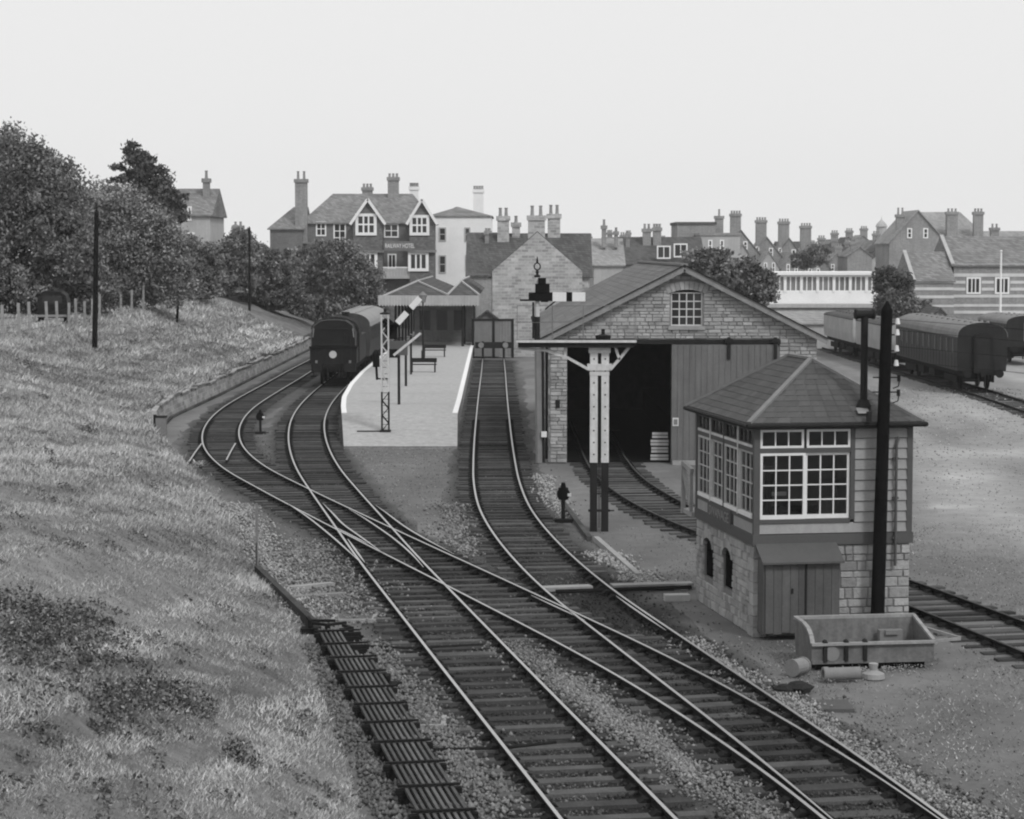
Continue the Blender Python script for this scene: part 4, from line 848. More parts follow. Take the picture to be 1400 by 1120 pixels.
for a in np.arange(85, 178, 2.4):
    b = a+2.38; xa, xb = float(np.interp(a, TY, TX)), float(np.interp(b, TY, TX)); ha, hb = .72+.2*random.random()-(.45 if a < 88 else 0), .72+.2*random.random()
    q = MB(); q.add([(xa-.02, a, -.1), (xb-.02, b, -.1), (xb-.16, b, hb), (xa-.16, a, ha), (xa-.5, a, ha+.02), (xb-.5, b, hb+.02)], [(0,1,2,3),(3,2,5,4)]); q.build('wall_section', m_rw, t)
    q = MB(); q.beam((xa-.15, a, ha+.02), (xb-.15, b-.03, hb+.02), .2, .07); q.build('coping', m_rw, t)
    q = MB(); q.beam((xa+.1, a, .0), (xb+.1, b-.03, .0), .12, .14); q.build('base_shadow_strip', m_sleeper, t)  # dark strip standing in for the shade along the wall base
edging((352, 783), (432, 862), 'dark timber edging along the foot of the bank', m_sleeper, .22); edging((770, 690), (806, 738), 'short timber edging by the ground signal', m_sleeper)
edging((395, 806), (455, 800), 'loose pale sleeper in the gravel left of the crossing', m_conc, .12, .2); edging((400, 818), (470, 813), 'second loose pale sleeper in the gravel left of the crossing', m_grey, .1, .2); edging((345, 759), (450, 752), 'long half-buried timber across the pale gravel', m_grey, .08, .14)
edging((1258, 560), (1258, 560.5), 'x', m_conc) if False else None
# ------------------------------------------------------------------ steel trough and litter by the box
m_trough = mat('rusty_trough', .15, var=.45, sc=2.2, fine=13, bump=.4, rough=.85, vert=.35); m_trim2 = mat('trough_rim', .28, var=.35, sc=4, fine=14, bump=.3)
TB = Vector((5.55, 40.0, .03)); tr = thing('steel_trough', 'open pale steel trough with a rounded end lying beside the signal box', 'trough', TB, math.radians(8))
TL, TD = 2.28, 1.15
prof = lambda r: [(0, .04), (0, .42)] if r else []
def shell(m, x0, x1, t):                                      # profile in y,z: low front, high back
    P = [(0, .42), (0, .06), (.12, .03), (TD-.1, .05), (TD, .2), (TD+.03, .72)]; Qi = [(t, .42), (t, .08), (.14, .06), (TD-.12, .08), (TD-t, .22), (TD+.03-t, .72)]
    n = len(P)
    for i in range(n-1): m.add([(x0, *P[i]), (x1, *P[i]), (x1, *P[i+1]), (x0, *P[i+1]), (x0, *Qi[i]), (x1, *Qi[i]), (x1, *Qi[i+1]), (x0, *Qi[i+1])], [(0,1,2,3),(7,6,5,4)])
q = MB(); shell(q, 0, TL, .03); q.build('shell', m_trough, tr)
curve = [(0, .06), (0, .42), (.1, .56), (.3, .66), (.6, .71), (TD+.03, .72), (TD, .2), (TD-.1, .05)]
q = MB(); q.xprism(curve, -.03, .0); q.build('end_plate', m_trough, tr); q = MB(); q.xprism([(0, .06), (0, .42), (.35, .55), (TD+.03, .72), (TD, .2), (TD-.1, .05)], TL, TL+.03); q.build('end_plate', m_trough, tr)
q = MB(); q.beam((-.04, -.02, .43), (TL+.04, -.02, .43), .09, .05); q.beam((-.04, TD+.04, .73), (TL+.04, TD+.04, .73), .09, .06); q.beam((TL+.02, 0, .45), (TL+.02, TD+.03, .73), .07, .05)
for a, b in zip(curve[1:5], curve[2:6]): q.beam((-.015, a[0], a[1]+.02), (-.015, b[0], b[1]+.02), .08, .04)
q.build('rim', m_trim2, tr)
for x in (.22, .62, .98): q = MB(); q.box(x-.035, x+.035, -.05, -.003, .1, .46); q.cyl((x, -.05, .44), (x, .03, .47), .05, n=8); q.build('strap', m_dark, tr)
q = MB(); q.cyl((.35, -.035, .25), (.35, -.003, .25), .14, n=16); q.build('boss', m_grey, tr)
q = MB(); q.box(-.02, TL, -.02, .0, .36, .39); q.box(-.02, TL, -.025, .0, .06, .12); q.build('rib', m_trough, tr)
q = MB(); q.beam((TL+.03, .1, .42), (TL+.62, .25, .42), .05, .05); q.beam((TL+.03, TD-.1, .55), (TL+.62, .25, .43), .05, .06); q.build('drawbar', m_trim2, tr)
q = MB(); q.box(1.55, 2., .9, 1.05, .12, .5); q.box(1.65, 1.9, .85, .9, .42, .5); q.build('bucket', m_grey, tr)
q = MB(); q.box(.1, TL-.1, .15, TD-.2, -.1, .04); q.build('shadow_block', m_black, tr)  # shadow under the trough, put in as an inset black block
t = thing('clay_pipe', 'short grey pipe lying on its side in front of the trough', 'pipe', G(1125, 930), math.radians(9)); q = MB(); q.cyl((0, 0, .11), (.68, 0, .11), .115, n=18, caps=False); q.cyl((.68, 0, .11), (0, 0, .11), .085, n=18, caps=False); q.cyl((0, 0, .11), (.09, 0, .11), .13, n=18, caps=False)
for r0, r1, x in ((.13, .085, 0), (.115, .085, .68)): q.add([(x, r*math.cos(k*PI/9), .11+r*math.sin(k*PI/9)) for k in range(18) for r in (r0, r1)], [(2*k, 2*((k+1) % 18), 2*((k+1) % 18)+1, 2*k+1) for k in range(18)])
q.build('pipe', m_grey, t, smooth=True)
t = thing('drum', 'small pale drum tipped over at the trough end', 'drum', G(1093, 922), .5); q = MB(); q.cyl((-.15, 0, .13), (.15, .1, .13), .15, n=16); q.build('body', m_lgrey, t); q = MB(); q.cyl((-.18, -.01, .13), (-.15, 0, .13), .165, n=16); q.cyl((.13, .09, .13), (.16, .105, .13), .165, n=16); q.build('hoop', m_grey, t)
t = thing('lamp_base', 'small concrete foot with a stub standing before the trough', 'concrete foot', G(1194, 925)); q = MB(); q.lathe([(.21, -.03), (.2, .06), (.1, .1), (.07, .12), (.09, .24), (.06, .25), (0, .25)], 14); q.build('foot', m_conc, t)
for px, py, s, lb in ((1072, 946, .16, 'left dark clinker lump at the ballast edge'), (1092, 945, .2, 'right dark clinker lump at the ballast edge')):
    q = MB(); q.lathe([(0, -.05), (s, 0), (s*1.1, s*.4), (s*.6, s*.8), (0, s*.85)], 9); q.v = [(x*random.uniform(.8, 1.3), y*random.uniform(.8, 1.2), z) for x, y, z in q.v]
    tag(q.build('clinker_lump', m_dark, None, G(px, py)), lb, 'clinker')
# ------------------------------------------------------------------ rolling stock
def wheel(m, x, y, r, wd=.13): m.cyl((x-wd/2, y, r), (x+wd/2, y, r), r, n=20); m.cyl((x-wd/2-.03, y, r), (x+wd/2+.03, y, r), r*.3, n=10)
def arch(Wd, z0, zc, zt, n=14, tum=.06):                      # coach section
    h = Wd/2; pts = [(-h+tum, z0), (h-tum, z0), (h, z0+(zc-z0)*.4), (h, zc)]
    for i in range(1, n): a = PI*i/n; pts.append((h*math.cos(a)*(1 if abs(math.cos(a)) > .9 else 1), zc+(zt-zc)*math.sin(a)**.8))
    return pts+[(-h, zc), (-h, z0+(zc-z0)*.4)]
def coach(name, label, cat, x, y, rz, L, body, end, roof, z0=1.1, zc=2.95, zt=3.75, Wd=2.75, wins=(), gang=True, bogies=True, group=None):
    t = thing(name, label, cat, (x, y, .12), rz, group); P = arch(Wd, z0, zc, zt); h = Wd/2
    low = [(-h+.06, z0), (h-.06, z0), (h, z0+(zc-z0)*.4), (h, zc), (-h, zc), (-h, z0+(zc-z0)*.4)]
    q = MB(); q.prism(low, .05, L-.05); q.build('body', body, t)
    top = [p for p in P if p[1] > zc-.001]; q = MB(); q.prism([(x_*1.012, z_) for x_, z_ in top], -.02, L+.02); ro = q.build('roof', roof, t)
    q = MB(); q.prism([(x_*.985, z_) for x_, z_ in P], -.03, .04); en = q.build('end_panel', end, t)
    q = MB(); q.prism([(x_*.985, z_) for x_, z_ in P], L-.04, L+.03); q.build('end_panel', end, t)
    q = MB()
    for i in range(int(L/1.6)):
        yy_ = .8+i*1.6
        for s in (-.45, .45): q.lathe([(.1, zt-.1), (.1, zt+.02), (.02, zt+.06), (0, zt+.06)], 8, c=(s, yy_))
    tag(q.build('ventilators', roof, ro), None, None, None, 'stuff')
    if gang:
        q = MB(); g = [(-.5, z0-.1), (.5, z0-.1), (.5, 2.9)]+[(.5*math.cos(a), 2.9+.32*math.sin(a)) for a in np.linspace(.2, PI-.2, 7)]+[(-.5, 2.9)]; q.prism(g, -.28, -.03); gg = q.build('gangway', m_loco, t)
        q = MB(); q.box(-.34, .34, -.3, -.281, z0, 2.85); q.build('gangway_door', end, gg)
    for s in (-1, 1):
        xs = s*h
        for (ya, wv, za, hb) in wins:
            q = MB(); q.box(min(xs, xs+s*.012), max(xs, xs+s*.012), ya, ya+wv, za, za+hb); wn = q.build('window', m_pane, t)
    q = MB()
    for sx_ in (-1, 1):
        for k in range(int(L/.875)): ya = .5+k*.875; xs = sx_*h; q.box(min(xs, xs+sx_*.015), max(xs, xs+sx_*.015), ya, ya+.03, z0+.1, zc-.05)
    tag(q.build('door_lines', end, t), None, None, None, 'stuff')
    for ya in (L*.38, L*.55): q = MB(); q.box(-1.2, 1.2, ya, ya+1.6, .45, .85); q.build('battery_box', m_chair, t)
    q = MB(); q.box(-1.1, 1.1, .1, L-.1, .85, z0); q.box(-.15, .15, -.35, .1, .8, 1.05); q.cyl((.1, -.1, 1.), (.12, -.2, .25), .05, n=8); q.cyl((-.2, -.1, 1.), (-.25, -.2, .3), .05, n=8); q.build('underframe', m_chair, t)
    for s in (-1, 1):
        q = MB(); q.cyl((s*.87, -.42, .98), (s*.87, 0, .98), .09, n=10); q.cyl((s*.87, -.46, .98), (s*.87, -.42, .98), .23, n=14); q.build('buffer', m_chair, t)
    ax_ = ([2.2, 4.7, L-4.7, L-2.2] if bogies else [1.6, L-1.6])
    for ya in ax_:
        q = MB(); wheel(q, -.75, ya, .46); wheel(q, .75, ya, .46); q.cyl((-.75, ya, .46), (.75, ya, .46), .07, n=8); q.build('wheelset', m_chair, t)
    for c in ([3.45, L-3.45] if bogies else []):
        q = MB(); q.box(-1.05, -.92, c-1.75, c+1.75, .38, .75); q.box(.92, 1.05, c-1.75, c+1.75, .38, .75); q.box(-.9, .9, c-.2, c+.2, .5, .85); q.build('bogie_frame', m_chair, t)
    return t
m_vanside = mat('van_boards', .4, var=.2, sc=1, bump=.2, vert=.2)
cw = [(1.0+i*1.75, .32, 2.05, .75) for i in range(10)]
coach('railway_carriage', 'grimy dark carriage with corridor end in the right-hand yard', 'carriage', 25.65, 119.6, 0, 19.2, m_coach, m_coachd, m_croof, wins=cw)
coach('goods_van', 'pale low van coupled behind the dark yard carriage', 'goods van', 25.65, 140.6, 0, 14.5, m_vanside, m_vanside, m_darkroof, z0=1.15, zc=2.75, zt=3.05, gang=False)
coach('goods_van', 'second pale low van farther along the yard siding', 'goods van', 25.65, 156.5, 0, 14.5, m_vanside, m_vanside, m_darkroof, z0=1.15, zc=2.75, zt=3.05, gang=False)
coach('goods_van', 'dark van with a pale door panel at the right edge', 'goods van', 35.15, 150, 0, 9, m_coach, m_coachd, m_croof, zc=2.7, zt=3.25, gang=False, bogies=False)
q = MB(); q.box(35.0, 35.42, 149.9, 149.96, 1.5, 2.75); q.v = [(x-35.15, y-150, z) for x, y, z in q.v]; q.build('door_panel', m_palewall, [o for o in bpy.data.objects if o.get('label', '').startswith('dark van with')][0])
# engine at the platform, bunker towards the viewer
def bpath(y): return float(np.interp(y, QB[::-1, 1], QB[::-1, 0]))
ly = 124.; lx = bpath(ly+3); lr_ = -math.atan2(bpath(ly+9)-bpath(ly), 9)
le = thing('tank_engine', 'black tank engine standing bunker-first at the platform', 'locomotive', (bpath(ly), ly, .14), lr_)
q = MB(); q.box(-1.25, 1.25, 0, .12, .78, 1.28); bb = q.build('buffer_beam', m_loco, le)
for s in (-1, 1):
    q = MB(); q.cyl((s*.87, -.5, 1.05), (s*.87, 0, 1.05), .11, n=12); q.cyl((s*.87, -.55, 1.05), (s*.87, -.5, 1.05), .24, n=18); q.build('buffer', m_dark, le)
    q = MB(); q.cyl((s*.95, -.06, 1.35), (s*.95, .0, 1.35), .05, n=8); q.box(s*.95-.06, s*.95+.06, -.12, .0, 1.3, 1.45); q.build('lamp_iron', m_grey, bb)
q = MB(); q.prism([(-1.32, 1.28), (1.32, 1.28), (1.32, 2.15), (-1.32, 2.15)], .06, 1.7); q.build('bunker', m_loco, le)
q = MB(); q.prism([(-1.26, 2.22), (1.26, 2.22), (1.26, 3.0), (1.1, 3.42), (.72, 3.68), (.3, 3.74), (-.3, 3.74), (-.72, 3.68), (-1.1, 3.42), (-1.26, 3.0)], .22, 1.7); q.build('coal_space', m_loco, le)
for x in (-1.0, -.5, 0, .5, 1.0): q = MB(); q.box(x-.025, x+.025, .03, .06, 1.3, 2.12); q.build('rivet_strip', m_dark, le)
for a_, b_ in zip([(1.26, 2.3), (1.26, 3.0), (1.1, 3.42), (.72, 3.68), (.3, 3.74), (-.3, 3.74), (-.72, 3.68), (-1.1, 3.42), (-1.26, 3.0)], [(1.26, 3.0), (1.1, 3.42), (.72, 3.68), (.3, 3.74), (-.3, 3.74), (-.72, 3.68), (-1.1, 3.42), (-1.26, 3.0), (-1.26, 2.3)]):
    q = MB(); q.beam((a_[0]*.99, .2, a_[1]), (b_[0]*.99, .2, b_[1]), .05, .06); q.build('beading', m_trim, le)
q = MB(); q.box(-.85, .85, .16, .22, 2.3, 2.36); q.box(-.85, .85, .16, .22, 3.2, 3.25); q.build('bunker_rail', m_dark, le)
for x in (-.55, .1, .5): q = MB(); q.tube([(x, -.05, 1.25), (x+.02, -.16, 1.0), (x+.03, -.18, .5)], .045, 8); q.build('brake_hose', m_black, le)
cv, cf, ct_ = rocks(rng.uniform(-.6, .6, 260), rng.uniform(.3, 1.6, 260), 3.6+rng.uniform(0, .16, 260)-.25*0, rng.uniform(.05, .1, 260), np.full(260, .25)); tag(mesh_np('coal', cv, cf, m_black, ct_, le), None, None, None, 'stuff')
q = MB(); q.box(.95, 1.0, .1, .2, 1.3, 3.0); q.box(.6, .65, .1, .2, 1.3, 3.0)
for k in range(6): q.box(.65, .95, .12, .18, 1.45+k*.28, 1.48+k*.28)
q.build('ladder', m_dark, le)
q = MB(); q.box(-1.36, 1.36, .0, .3, 2.12, 2.24); q.build('bunker_ledge', m_black, le)
cabp = [(-1.38, 1.28), (1.38, 1.28), (1.38, 2.9)]+[(1.36*math.cos(a), 3.02+.82*math.sin(a)**.9) for a in np.linspace(.12, PI-.12, 13)]+[(-1.38, 2.9)]
q = MB(); q.prism(cabp, 1.7, 4.0); cb = q.build('cab', m_loco, le); q = MB(); q.prism([(x*1.03, z+.03) for x, z in cabp[3:-1]], 1.55, 4.2); q.build('cab_roof', mat('sooty_roof', .028, var=.3, sc=1.5, bump=.1), cb)
for s in (-1, 1):
    q = MB(); q.box(s*.62-.28, s*.62+.28, 1.66, 1.7, 3.15, 3.52); q.build('cab_window', m_pane, cb)
    q = MB(); q.cyl((s*1.16, .16, 2.75), (s*1.1, .16, 3.25), .03, n=6); q.build('handrail', m_lgrey, le)
    q = MB(); q.box(min(s*.7, s*1.36), max(s*.7, s*1.36), 4.0, 8.6, 1.28, 2.75); q.build('side_tank', m_loco, le)
    q = MB(); q.box(s*1.2-.15, s*1.2+.15, .9, 1.3, .45, .55); q.box(s*1.2-.02, s*1.2+.02, 1.0, 1.2, .5, 1.28); q.build('step', m_dark, le)
    for y in (1.6, 4.6, 6.6, 8.6, 10.6): q = MB(); wheel(q, s*.75, y, .5 if y in (1.6, 10.6) else .78); q.build('wheel', m_chair, le)
q = MB(); q.cyl((0, 4, 2.55), (0, 10.2, 2.55), .78, n=20); q.build('boiler', m_loco, le, smooth=True); q = MB(); q.cyl((0, 10.2, 2.55), (0, 11.6, 2.55), .84, n=20); q.build('smokebox', m_loco, le, smooth=True)
q = MB(); q.lathe([(.3, 3.2), (.22, 3.4), (.24, 3.85), (.28, 3.9)], 14, c=(0, 10.9)); q.build('chimney', m_loco, le); q = MB(); q.lathe([(.4, 3.2), (.38, 3.5), (.25, 3.68), (0, 3.72)], 14, c=(0, 7.2)); q.build('dome', m_loco, le)
q = MB(); q.box(-1.1, 1.1, .12, 11.8, .85, 1.28); q.build('frame', m_chair, le); q = MB(); q.box(-.1, .1, -.25, .0, .95, 1.15); q.cyl((-.3, -.1, 1.2), (-.32, -.15, .5), .05, n=8); q.cyl((.35, -.1, 1.2), (.35, -.15, .45), .05, n=8); q.build('coupling', m_chair, le)
q = MB(); q.cyl((-.02, .02, 1.78), (-.02, .055, 1.78), .21, n=22); q.build('headcode_disc', mat('dull_white_disc', .5, var=.15, sc=3, bump=0), le)
coach('railway_carriage', 'light-roofed carriage coupled behind the engine at the platform', 'carriage', bpath(137), 137.2, -math.atan2(bpath(156)-bpath(137), 19), 19., m_coach, m_coach, mat('pale_coach_roof', .28, var=.15, sc=1, bump=.1), wins=[(1.+i*1.75, 1.0, 2.05, .8) for i in range(10)], zt=3.8)
# buffer stop and boarded end behind it
bf = thing('buffer_stop', 'timber and rail buffer stop closing the bay track', 'buffer stop', (-1.34, 157, 0))
for s in (-1, 1):
    q = MB(); q.beam((s*.75, 0, 0), (s*.75, 0, 1.35), .16, .16); q.beam((s*.75, 1.8, 0), (s*.75, .1, 1.1), .14, .14); q.build('stay', m_dark, bf)
q = MB(); q.box(-1.3, 1.3, -.2, -.08, .85, 1.3); q.build('buffer_beam', m_dark, bf)
for s in (-1, 1): q = MB(); q.cyl((s*.87, -.5, 1.08), (s*.87, -.2, 1.08), .2, n=12); q.build('buffer', m_lgrey, bf)
t = thing('board_screen', 'grey boarded screen standing behind the buffer stop', 'screen', (-1.35, 160.5, 0))
for i in range(13): q = MB(); q.box(-1.4+i*.215, -1.4+i*.215+.205, 0, .05, .1, 2.7); q.build('plank', m_grey, t)
for x in (-1.5, 0, 1.4): q = MB(); q.box(x-.09, x+.09, -.06, .1, 0, 2.85); q.build('post', m_dark, t)
q = MB(); q.box(-1.5, 1.4, -.05, .08, 2.7, 2.85); q.build('rail', m_dark, t)
# ------------------------------------------------------------------ canopy over the far platform
cn = thing('station_canopy', 'glazed ridge canopy with pale valance over the far platform', 'canopy', (0, 0, 0))
CY0, CY1 = 158., 192.; pa, pb = D(517, 408, CY0), D(655, 400, CY0)
xl, xr, zv, = pa.x, pb.x, D(600, 419, CY0).z; ze_ = D(600, 404, CY0).z; zr_ = D(590, 386, CY0).z
cuts = [xl, D(612, 400, CY0).x, xr]
for i in range(2):
    x0, x1 = cuts[i], cuts[i+1]; xm = D(568 if i == 0 else 629, 390, CY0).x; hp = 3.2; e0 = ze_-(.25 if i == 0 else 0)
    q = MB(); q.add([(x0, CY0, e0), (x1, CY0, ze_), (xm, CY0+hp, zr_), (xm, CY1, zr_), (x0, CY1, e0), (x1, CY1, ze_)], [(0,1,2),(0,2,3,4),(1,5,3,2)]); rf = q.build('roof_slope', m_darkroof, cn)
    q = MB(); q.beam((x0, CY0, e0+.06), (xm, CY0+hp, zr_+.06), .12, .1); q.beam((xm, CY0+hp, zr_+.06), (x1, CY0, ze_+.06), .12, .1); q.beam((xm, CY0+hp, zr_+.06), (xm, CY1, zr_+.06), .15, .1); q.build('hip_capping', m_palewall, rf)
nb_ = 34
for i in range(nb_): x = xl+(xr-xl)*i/nb_; wv = (xr-xl)/nb_; q = MB(); q.prism([(x+.005, zv+.12), (x+wv/2, zv), (x+wv-.005, zv+.12), (x+wv-.005, ze_), (x+.005, ze_)], CY0-.08, CY0-.04); q.build('valance_board', m_palewall, cn)
for y in np.arange(CY0+1, CY1, 5.):
    for x in (xl+1.2, xr-1.2): q = MB(); q.cyl((x, y, .9), (x, y, ze_), .1, .08, n=10); q.build('column', m_dark, cn)
q = MB(); q.box(xl+2.2, xr-.6, CY0+9, CY1+6, .9, ze_-.1); bl = q.build('station_room', m_hbrick, cn)
for x in (xl+2.6, xl+3.9, xl+5.2): q = MB(); q.box(x, x+.8, CY0+8.95, CY0+9, 1.8, 3.3); q.build('window', m_pane, bl)
# ------------------------------------------------------------------ buildings
def house(name, label, cat, Y, pl, pr, pe, prd, depth, ridge='x', hip=(0, 0), wall=None, roof=None, wins=(), chim=(), ov=.25, zb=-.2, coping=False, group=None, cm=None, flat=False):
    a, b = D(pl, pe, Y), D(pr, pe, Y); X0, wd, ze = a.x, b.x-a.x, a.z; zr = D((pl+pr)/2, prd, Y+(depth/2 if ridge == 'x' else 0)).z
    t = thing(name, label, cat, (X0, Y, 0), 0, group); q = MB()
    if ridge == 'y': q.prism([(0, zb), (wd, zb), (wd, ze), (wd/2, zr-.08), (0, ze)], 0, depth)
    elif hip[0] or hip[1] or flat: q.box(0, wd, 0, depth, zb, ze)
    else: q.xprism([(0, zb), (depth, zb), (depth, ze), (depth/2, zr-.08), (0, ze)], 0, wd)
    wo_ = q.build('wall', wall or m_hbrick, t); q = MB(); sl_ = (zr-ze)/((depth if ridge == 'x' else wd)/2); zo_ = ze-ov*sl_
    if flat: q.box(-.15, wd+.15, -.15, depth+.15, ze, ze+.3)
    elif ridge == 'x':
        l, r = (-ov if not hip[0] else hip[0]), (wd+ov if not hip[1] else wd-hip[1])
        q.add([(-ov, -ov, zo_), (wd+ov, -ov, zo_), (r, depth/2, zr), (l, depth/2, zr), (wd+ov, depth+ov, zo_), (-ov, depth+ov, zo_), (-ov, -ov, zo_-.12), (wd+ov, -ov, zo_-.12), (wd+ov, depth+ov, zo_-.12), (-ov, depth+ov, zo_-.12)],
              [(0,1,2,3),(1,4,2),(4,5,3,2),(5,0,3),(0,6,7,1),(1,7,8,4),(4,8,9,5),(5,9,6,0)])
    else:
        k = Vector((wd/2, 0, zr))
        q.add([(-ov, -ov, zo_), (wd/2, -ov, zr), (wd/2, depth+ov, zr), (-ov, depth+ov, zo_), (wd+ov, -ov, zo_), (wd+ov, depth+ov, zo_), (-ov, -ov, zo_-.15), (wd/2, -ov, zr-.15), (wd+ov, -ov, zo_-.15), (-ov, depth+ov, zo_-.15), (wd/2, depth+ov, zr-.15), (wd+ov, depth+ov, zo_-.15)],
              [(0,1,2,3),(1,4,5,2),(0,6,7,1),(1,7,8,4),(0,3,9,6),(4,8,11,5),(9,10,7,6),(10,11,8,7),(3,2,10,9),(2,5,11,10)])
    rf = q.build('roof', roof or m_tileroof, t)
    if coping:
        q = MB(); e = .12
        if ridge == 'y': q.beam((-ov, -.1, zo_+.05), (wd/2, -.1, zr+.05), .35, .12); q.beam((wd/2, -.1, zr+.05), (wd+ov, -.1, zo_+.05), .35, .12)
        else:
            q.beam((-ov+.1, -ov, zo_+.08), (-ov+.1, depth/2, zr+.08), .3, .12)
        q.build('coping', m_palewall, rf)
    for wv in wins:
        x0, y0, x1, y1 = wv[:4]; c, r = (wv[4], wv[5]) if len(wv) > 5 else (2, 2); A, B = D(x0, y1, Y), D(x1, y0, Y)
        window(t, A.x-X0, B.x-X0, A.z, B.z, c, r, fw=.14, bar=.09, dep=.1, y=-.07, fmat=wv[6] if len(wv) > 6 else m_render, each=False)
    for ch in chim:
        x0, x1, pt, pb, dy, npots = ch[:6]; A, B = D(x0, pt, Y+dy), D(x1, pb, Y+dy); mt = ch[6] if len(ch) > 6 else (cm or m_hbrick); w2 = B.x-A.x; cx = A.x-X0
        ph = .4 if npots >= 3 else min(.8, (A.z-B.z)*.28); zt = A.z-ph; q = MB(); q.box(cx, cx+w2, dy, dy+max(.7, w2*.7), B.z-.6, zt-.35); q.box(cx-.1, cx+w2+.1, dy-.1, dy+max(.7, w2*.7)+.1, zt-.35, zt); sk = q.build('chimney', mt, rf)
        for i in range(npots): px_ = cx+w2*(i+.5)/npots; q = MB(); q.lathe([(.16, zt), (.13, zt+.1), (.11, A.z-.1), (.15, A.z-.06), (.13, A.z)], 8, c=(px_, dy+.35)); q.build('chimney_pot', m_hbrick, sk)
    return t
# hotel: brick and tile-hung with two gabled bays
h = house('hotel', 'brick and tile-hung hotel with two white-framed gabled bays', 'hotel', 225, 414, 590, 303, 265, 12, 'x', (2.6, 2.2), m_brick, m_tileroof, wins=[(432, 303, 446, 323, 2, 2), (456, 305, 473, 336, 2, 3), (525, 306, 545, 325, 2, 2), (530, 347, 542, 368, 2, 1), (457, 343, 473, 352, 2, 1)],
          chim=[(530, 545, 237, 276, 5, 3), (560, 572, 250, 280, 7, 4, m_render), (495, 509, 251, 268, 7, 3)])
house('hotel_wing', 'lower left wing of the brick hotel with a tall chimney', 'hotel wing', 224, 369, 413, 311, 283, 9, 'x', (2., 0), m_brick, m_tileroof, chim=[(403, 420, 234, 325, 0.4, 2)])
hx0 = D(414, 303, 225).x
for pl, pr, ap, lb in ((483, 523, 274, 'left'), (560, 594, 274, 'right')):
    Yb = 223.6; a, b = D(pl, 303, Yb), D(pr, 303, Yb); q = MB(); o_ = (a.x-hx0, Yb-225, 0); wv = b.x-a.x; zt = D(pl, ap, Yb).z; z0 = D(pl, 398, Yb).z
    q.prism([(0, -.2), (wv, -.2), (wv, a.z), (wv/2, zt), (0, a.z)], 0, 1.6); by = q.build('bay', m_tilehang, h, o_)
    q = MB(); q.add([(-.3, -.3, a.z-.3), (wv/2, -.3, zt+.1), (wv/2, 5, zt+.1), (-.3, 5, a.z-.3), (wv+.3, -.3, a.z-.3), (wv+.3, 5, a.z-.3)], [(0,1,2,3),(1,4,5,2)]); q.build('bay_roof', m_tileroof, by)
    q = MB(); q.beam((-.3, -.33, a.z-.3), (wv/2, -.33, zt+.1), .12, .28); q.beam((wv/2, -.33, zt+.1), (wv+.3, -.33, a.z-.3), .12, .28); q.build('barge_board', m_render, by)
    px = [(486, 292, 515, 322, 3, 2), (484, 344, 516, 370, 4, 1)] if lb == 'left' else [(560, 294, 587, 322, 3, 2), (558, 344, 586, 371, 3, 1)]
    for x0, y0, x1, y1, c, r in px:
        A, B = D(x0, y1, Yb), D(x1, y0, Yb); window(by, A.x-a.x, B.x-a.x, A.z, B.z, c, r, fw=.3, bar=.16, dep=.2, y=-.15, fmat=m_render, each=False)
    q = MB(); zz = D(500, 342, Yb).z; q.box(-.2, wv+.2, -.35, .0, zz-.25, zz); q.build('pent_roof', m_tileroof, by)
A, B = D(517, 377, 223.8), D(566, 365, 223.8); q = MB(); q.box(A.x-hx0, B.x-hx0, -1.3, 0, A.z-.3, A.z-.05); bc = q.build('balcony', m_palewall, h)
q = MB(); q.box(A.x-hx0, B.x-hx0, -1.3, -1.2, B.z-.12, B.z)
for i in range(25): x = A.x-hx0+(B.x-A.x)*i/24; q.box(x-.03, x+.03, -1.28, -1.22, A.z-.1, B.z-.1)
q.build('balustrade', m_render, bc)
for px in (516, 522, 567): A_ = D(px, 400, 223.8); q = MB(); q.box(A_.x-hx0-.07, A_.x-hx0+.07, -1.3, -1.16, 0, A.z-.3); q.build('balcony_post', m_render, bc)
A, B = D(527, 341, 224.8), D(568, 332, 224.8); q = MB(); q.box(A.x-hx0, B.x-hx0, -1.8, -1.7, A.z-.15, B.z+.15); sg = q.build('sign_board', m_brick, h); lettering('RAILWAY HOTEL', .62, m_render, sg, ((A.x+B.x)/2-hx0, -1.81, (A.z+B.z)/2), (PI/2, 0, 0), sx=.62)
house('white_house', 'white rendered house with shallow hipped roof right of the hotel', 'house', 238, 586, 672, 295, 283, 13, 'x', (3, 4), m_render, m_tileroof, wins=[(600, 311, 610, 330, 1, 2, m_palewall), (635, 311, 643, 331, 1, 2, m_palewall), (600, 349, 610, 374, 1, 2, m_palewall), (636, 349, 643, 371, 1, 2, m_palewall)], chim=[(647, 661, 254, 292, 4, 4, m_render)], ov=.15)
house('dark_roofed_house', 'house with a dark slope between white house and stone gable', 'house', 205, 640, 690, 374, 318, 11, 'x', (0, 0), m_hbrick, m_darkroof, chim=[(663, 671, 312, 325, 4, 2)])
house('station_house', 'stone station house range with dark slate roof and tall pots', 'house', 168, 672, 806, 375, 319, 9, 'x', (0, 0), m_hstone, m_darkroof, chim=[(680, 696, 284, 325, 3.5, 2, m_hstone), (700, 711, 295, 328, 4, 1, m_hstone), (749, 766, 280, 325, 4, 2, m_hstone)])
house('station_house_gable', 'pale stone gable end with a chimney at its peak, behind the bay track', 'house gable', 163, 673, 796, 371, 316, 5, 'y', (0, 0), m_hstone, m_darkroof, chim=[(722, 745, 281, 330, .1, 2, m_hstone)], ov=-.02)
house('lean_to', 'small pale gabled porch at the foot of the stone gable', 'porch', 161.5, 650, 682, 436, 424, 1.2, 'y', (0, 0), m_grey, m_darkroof)
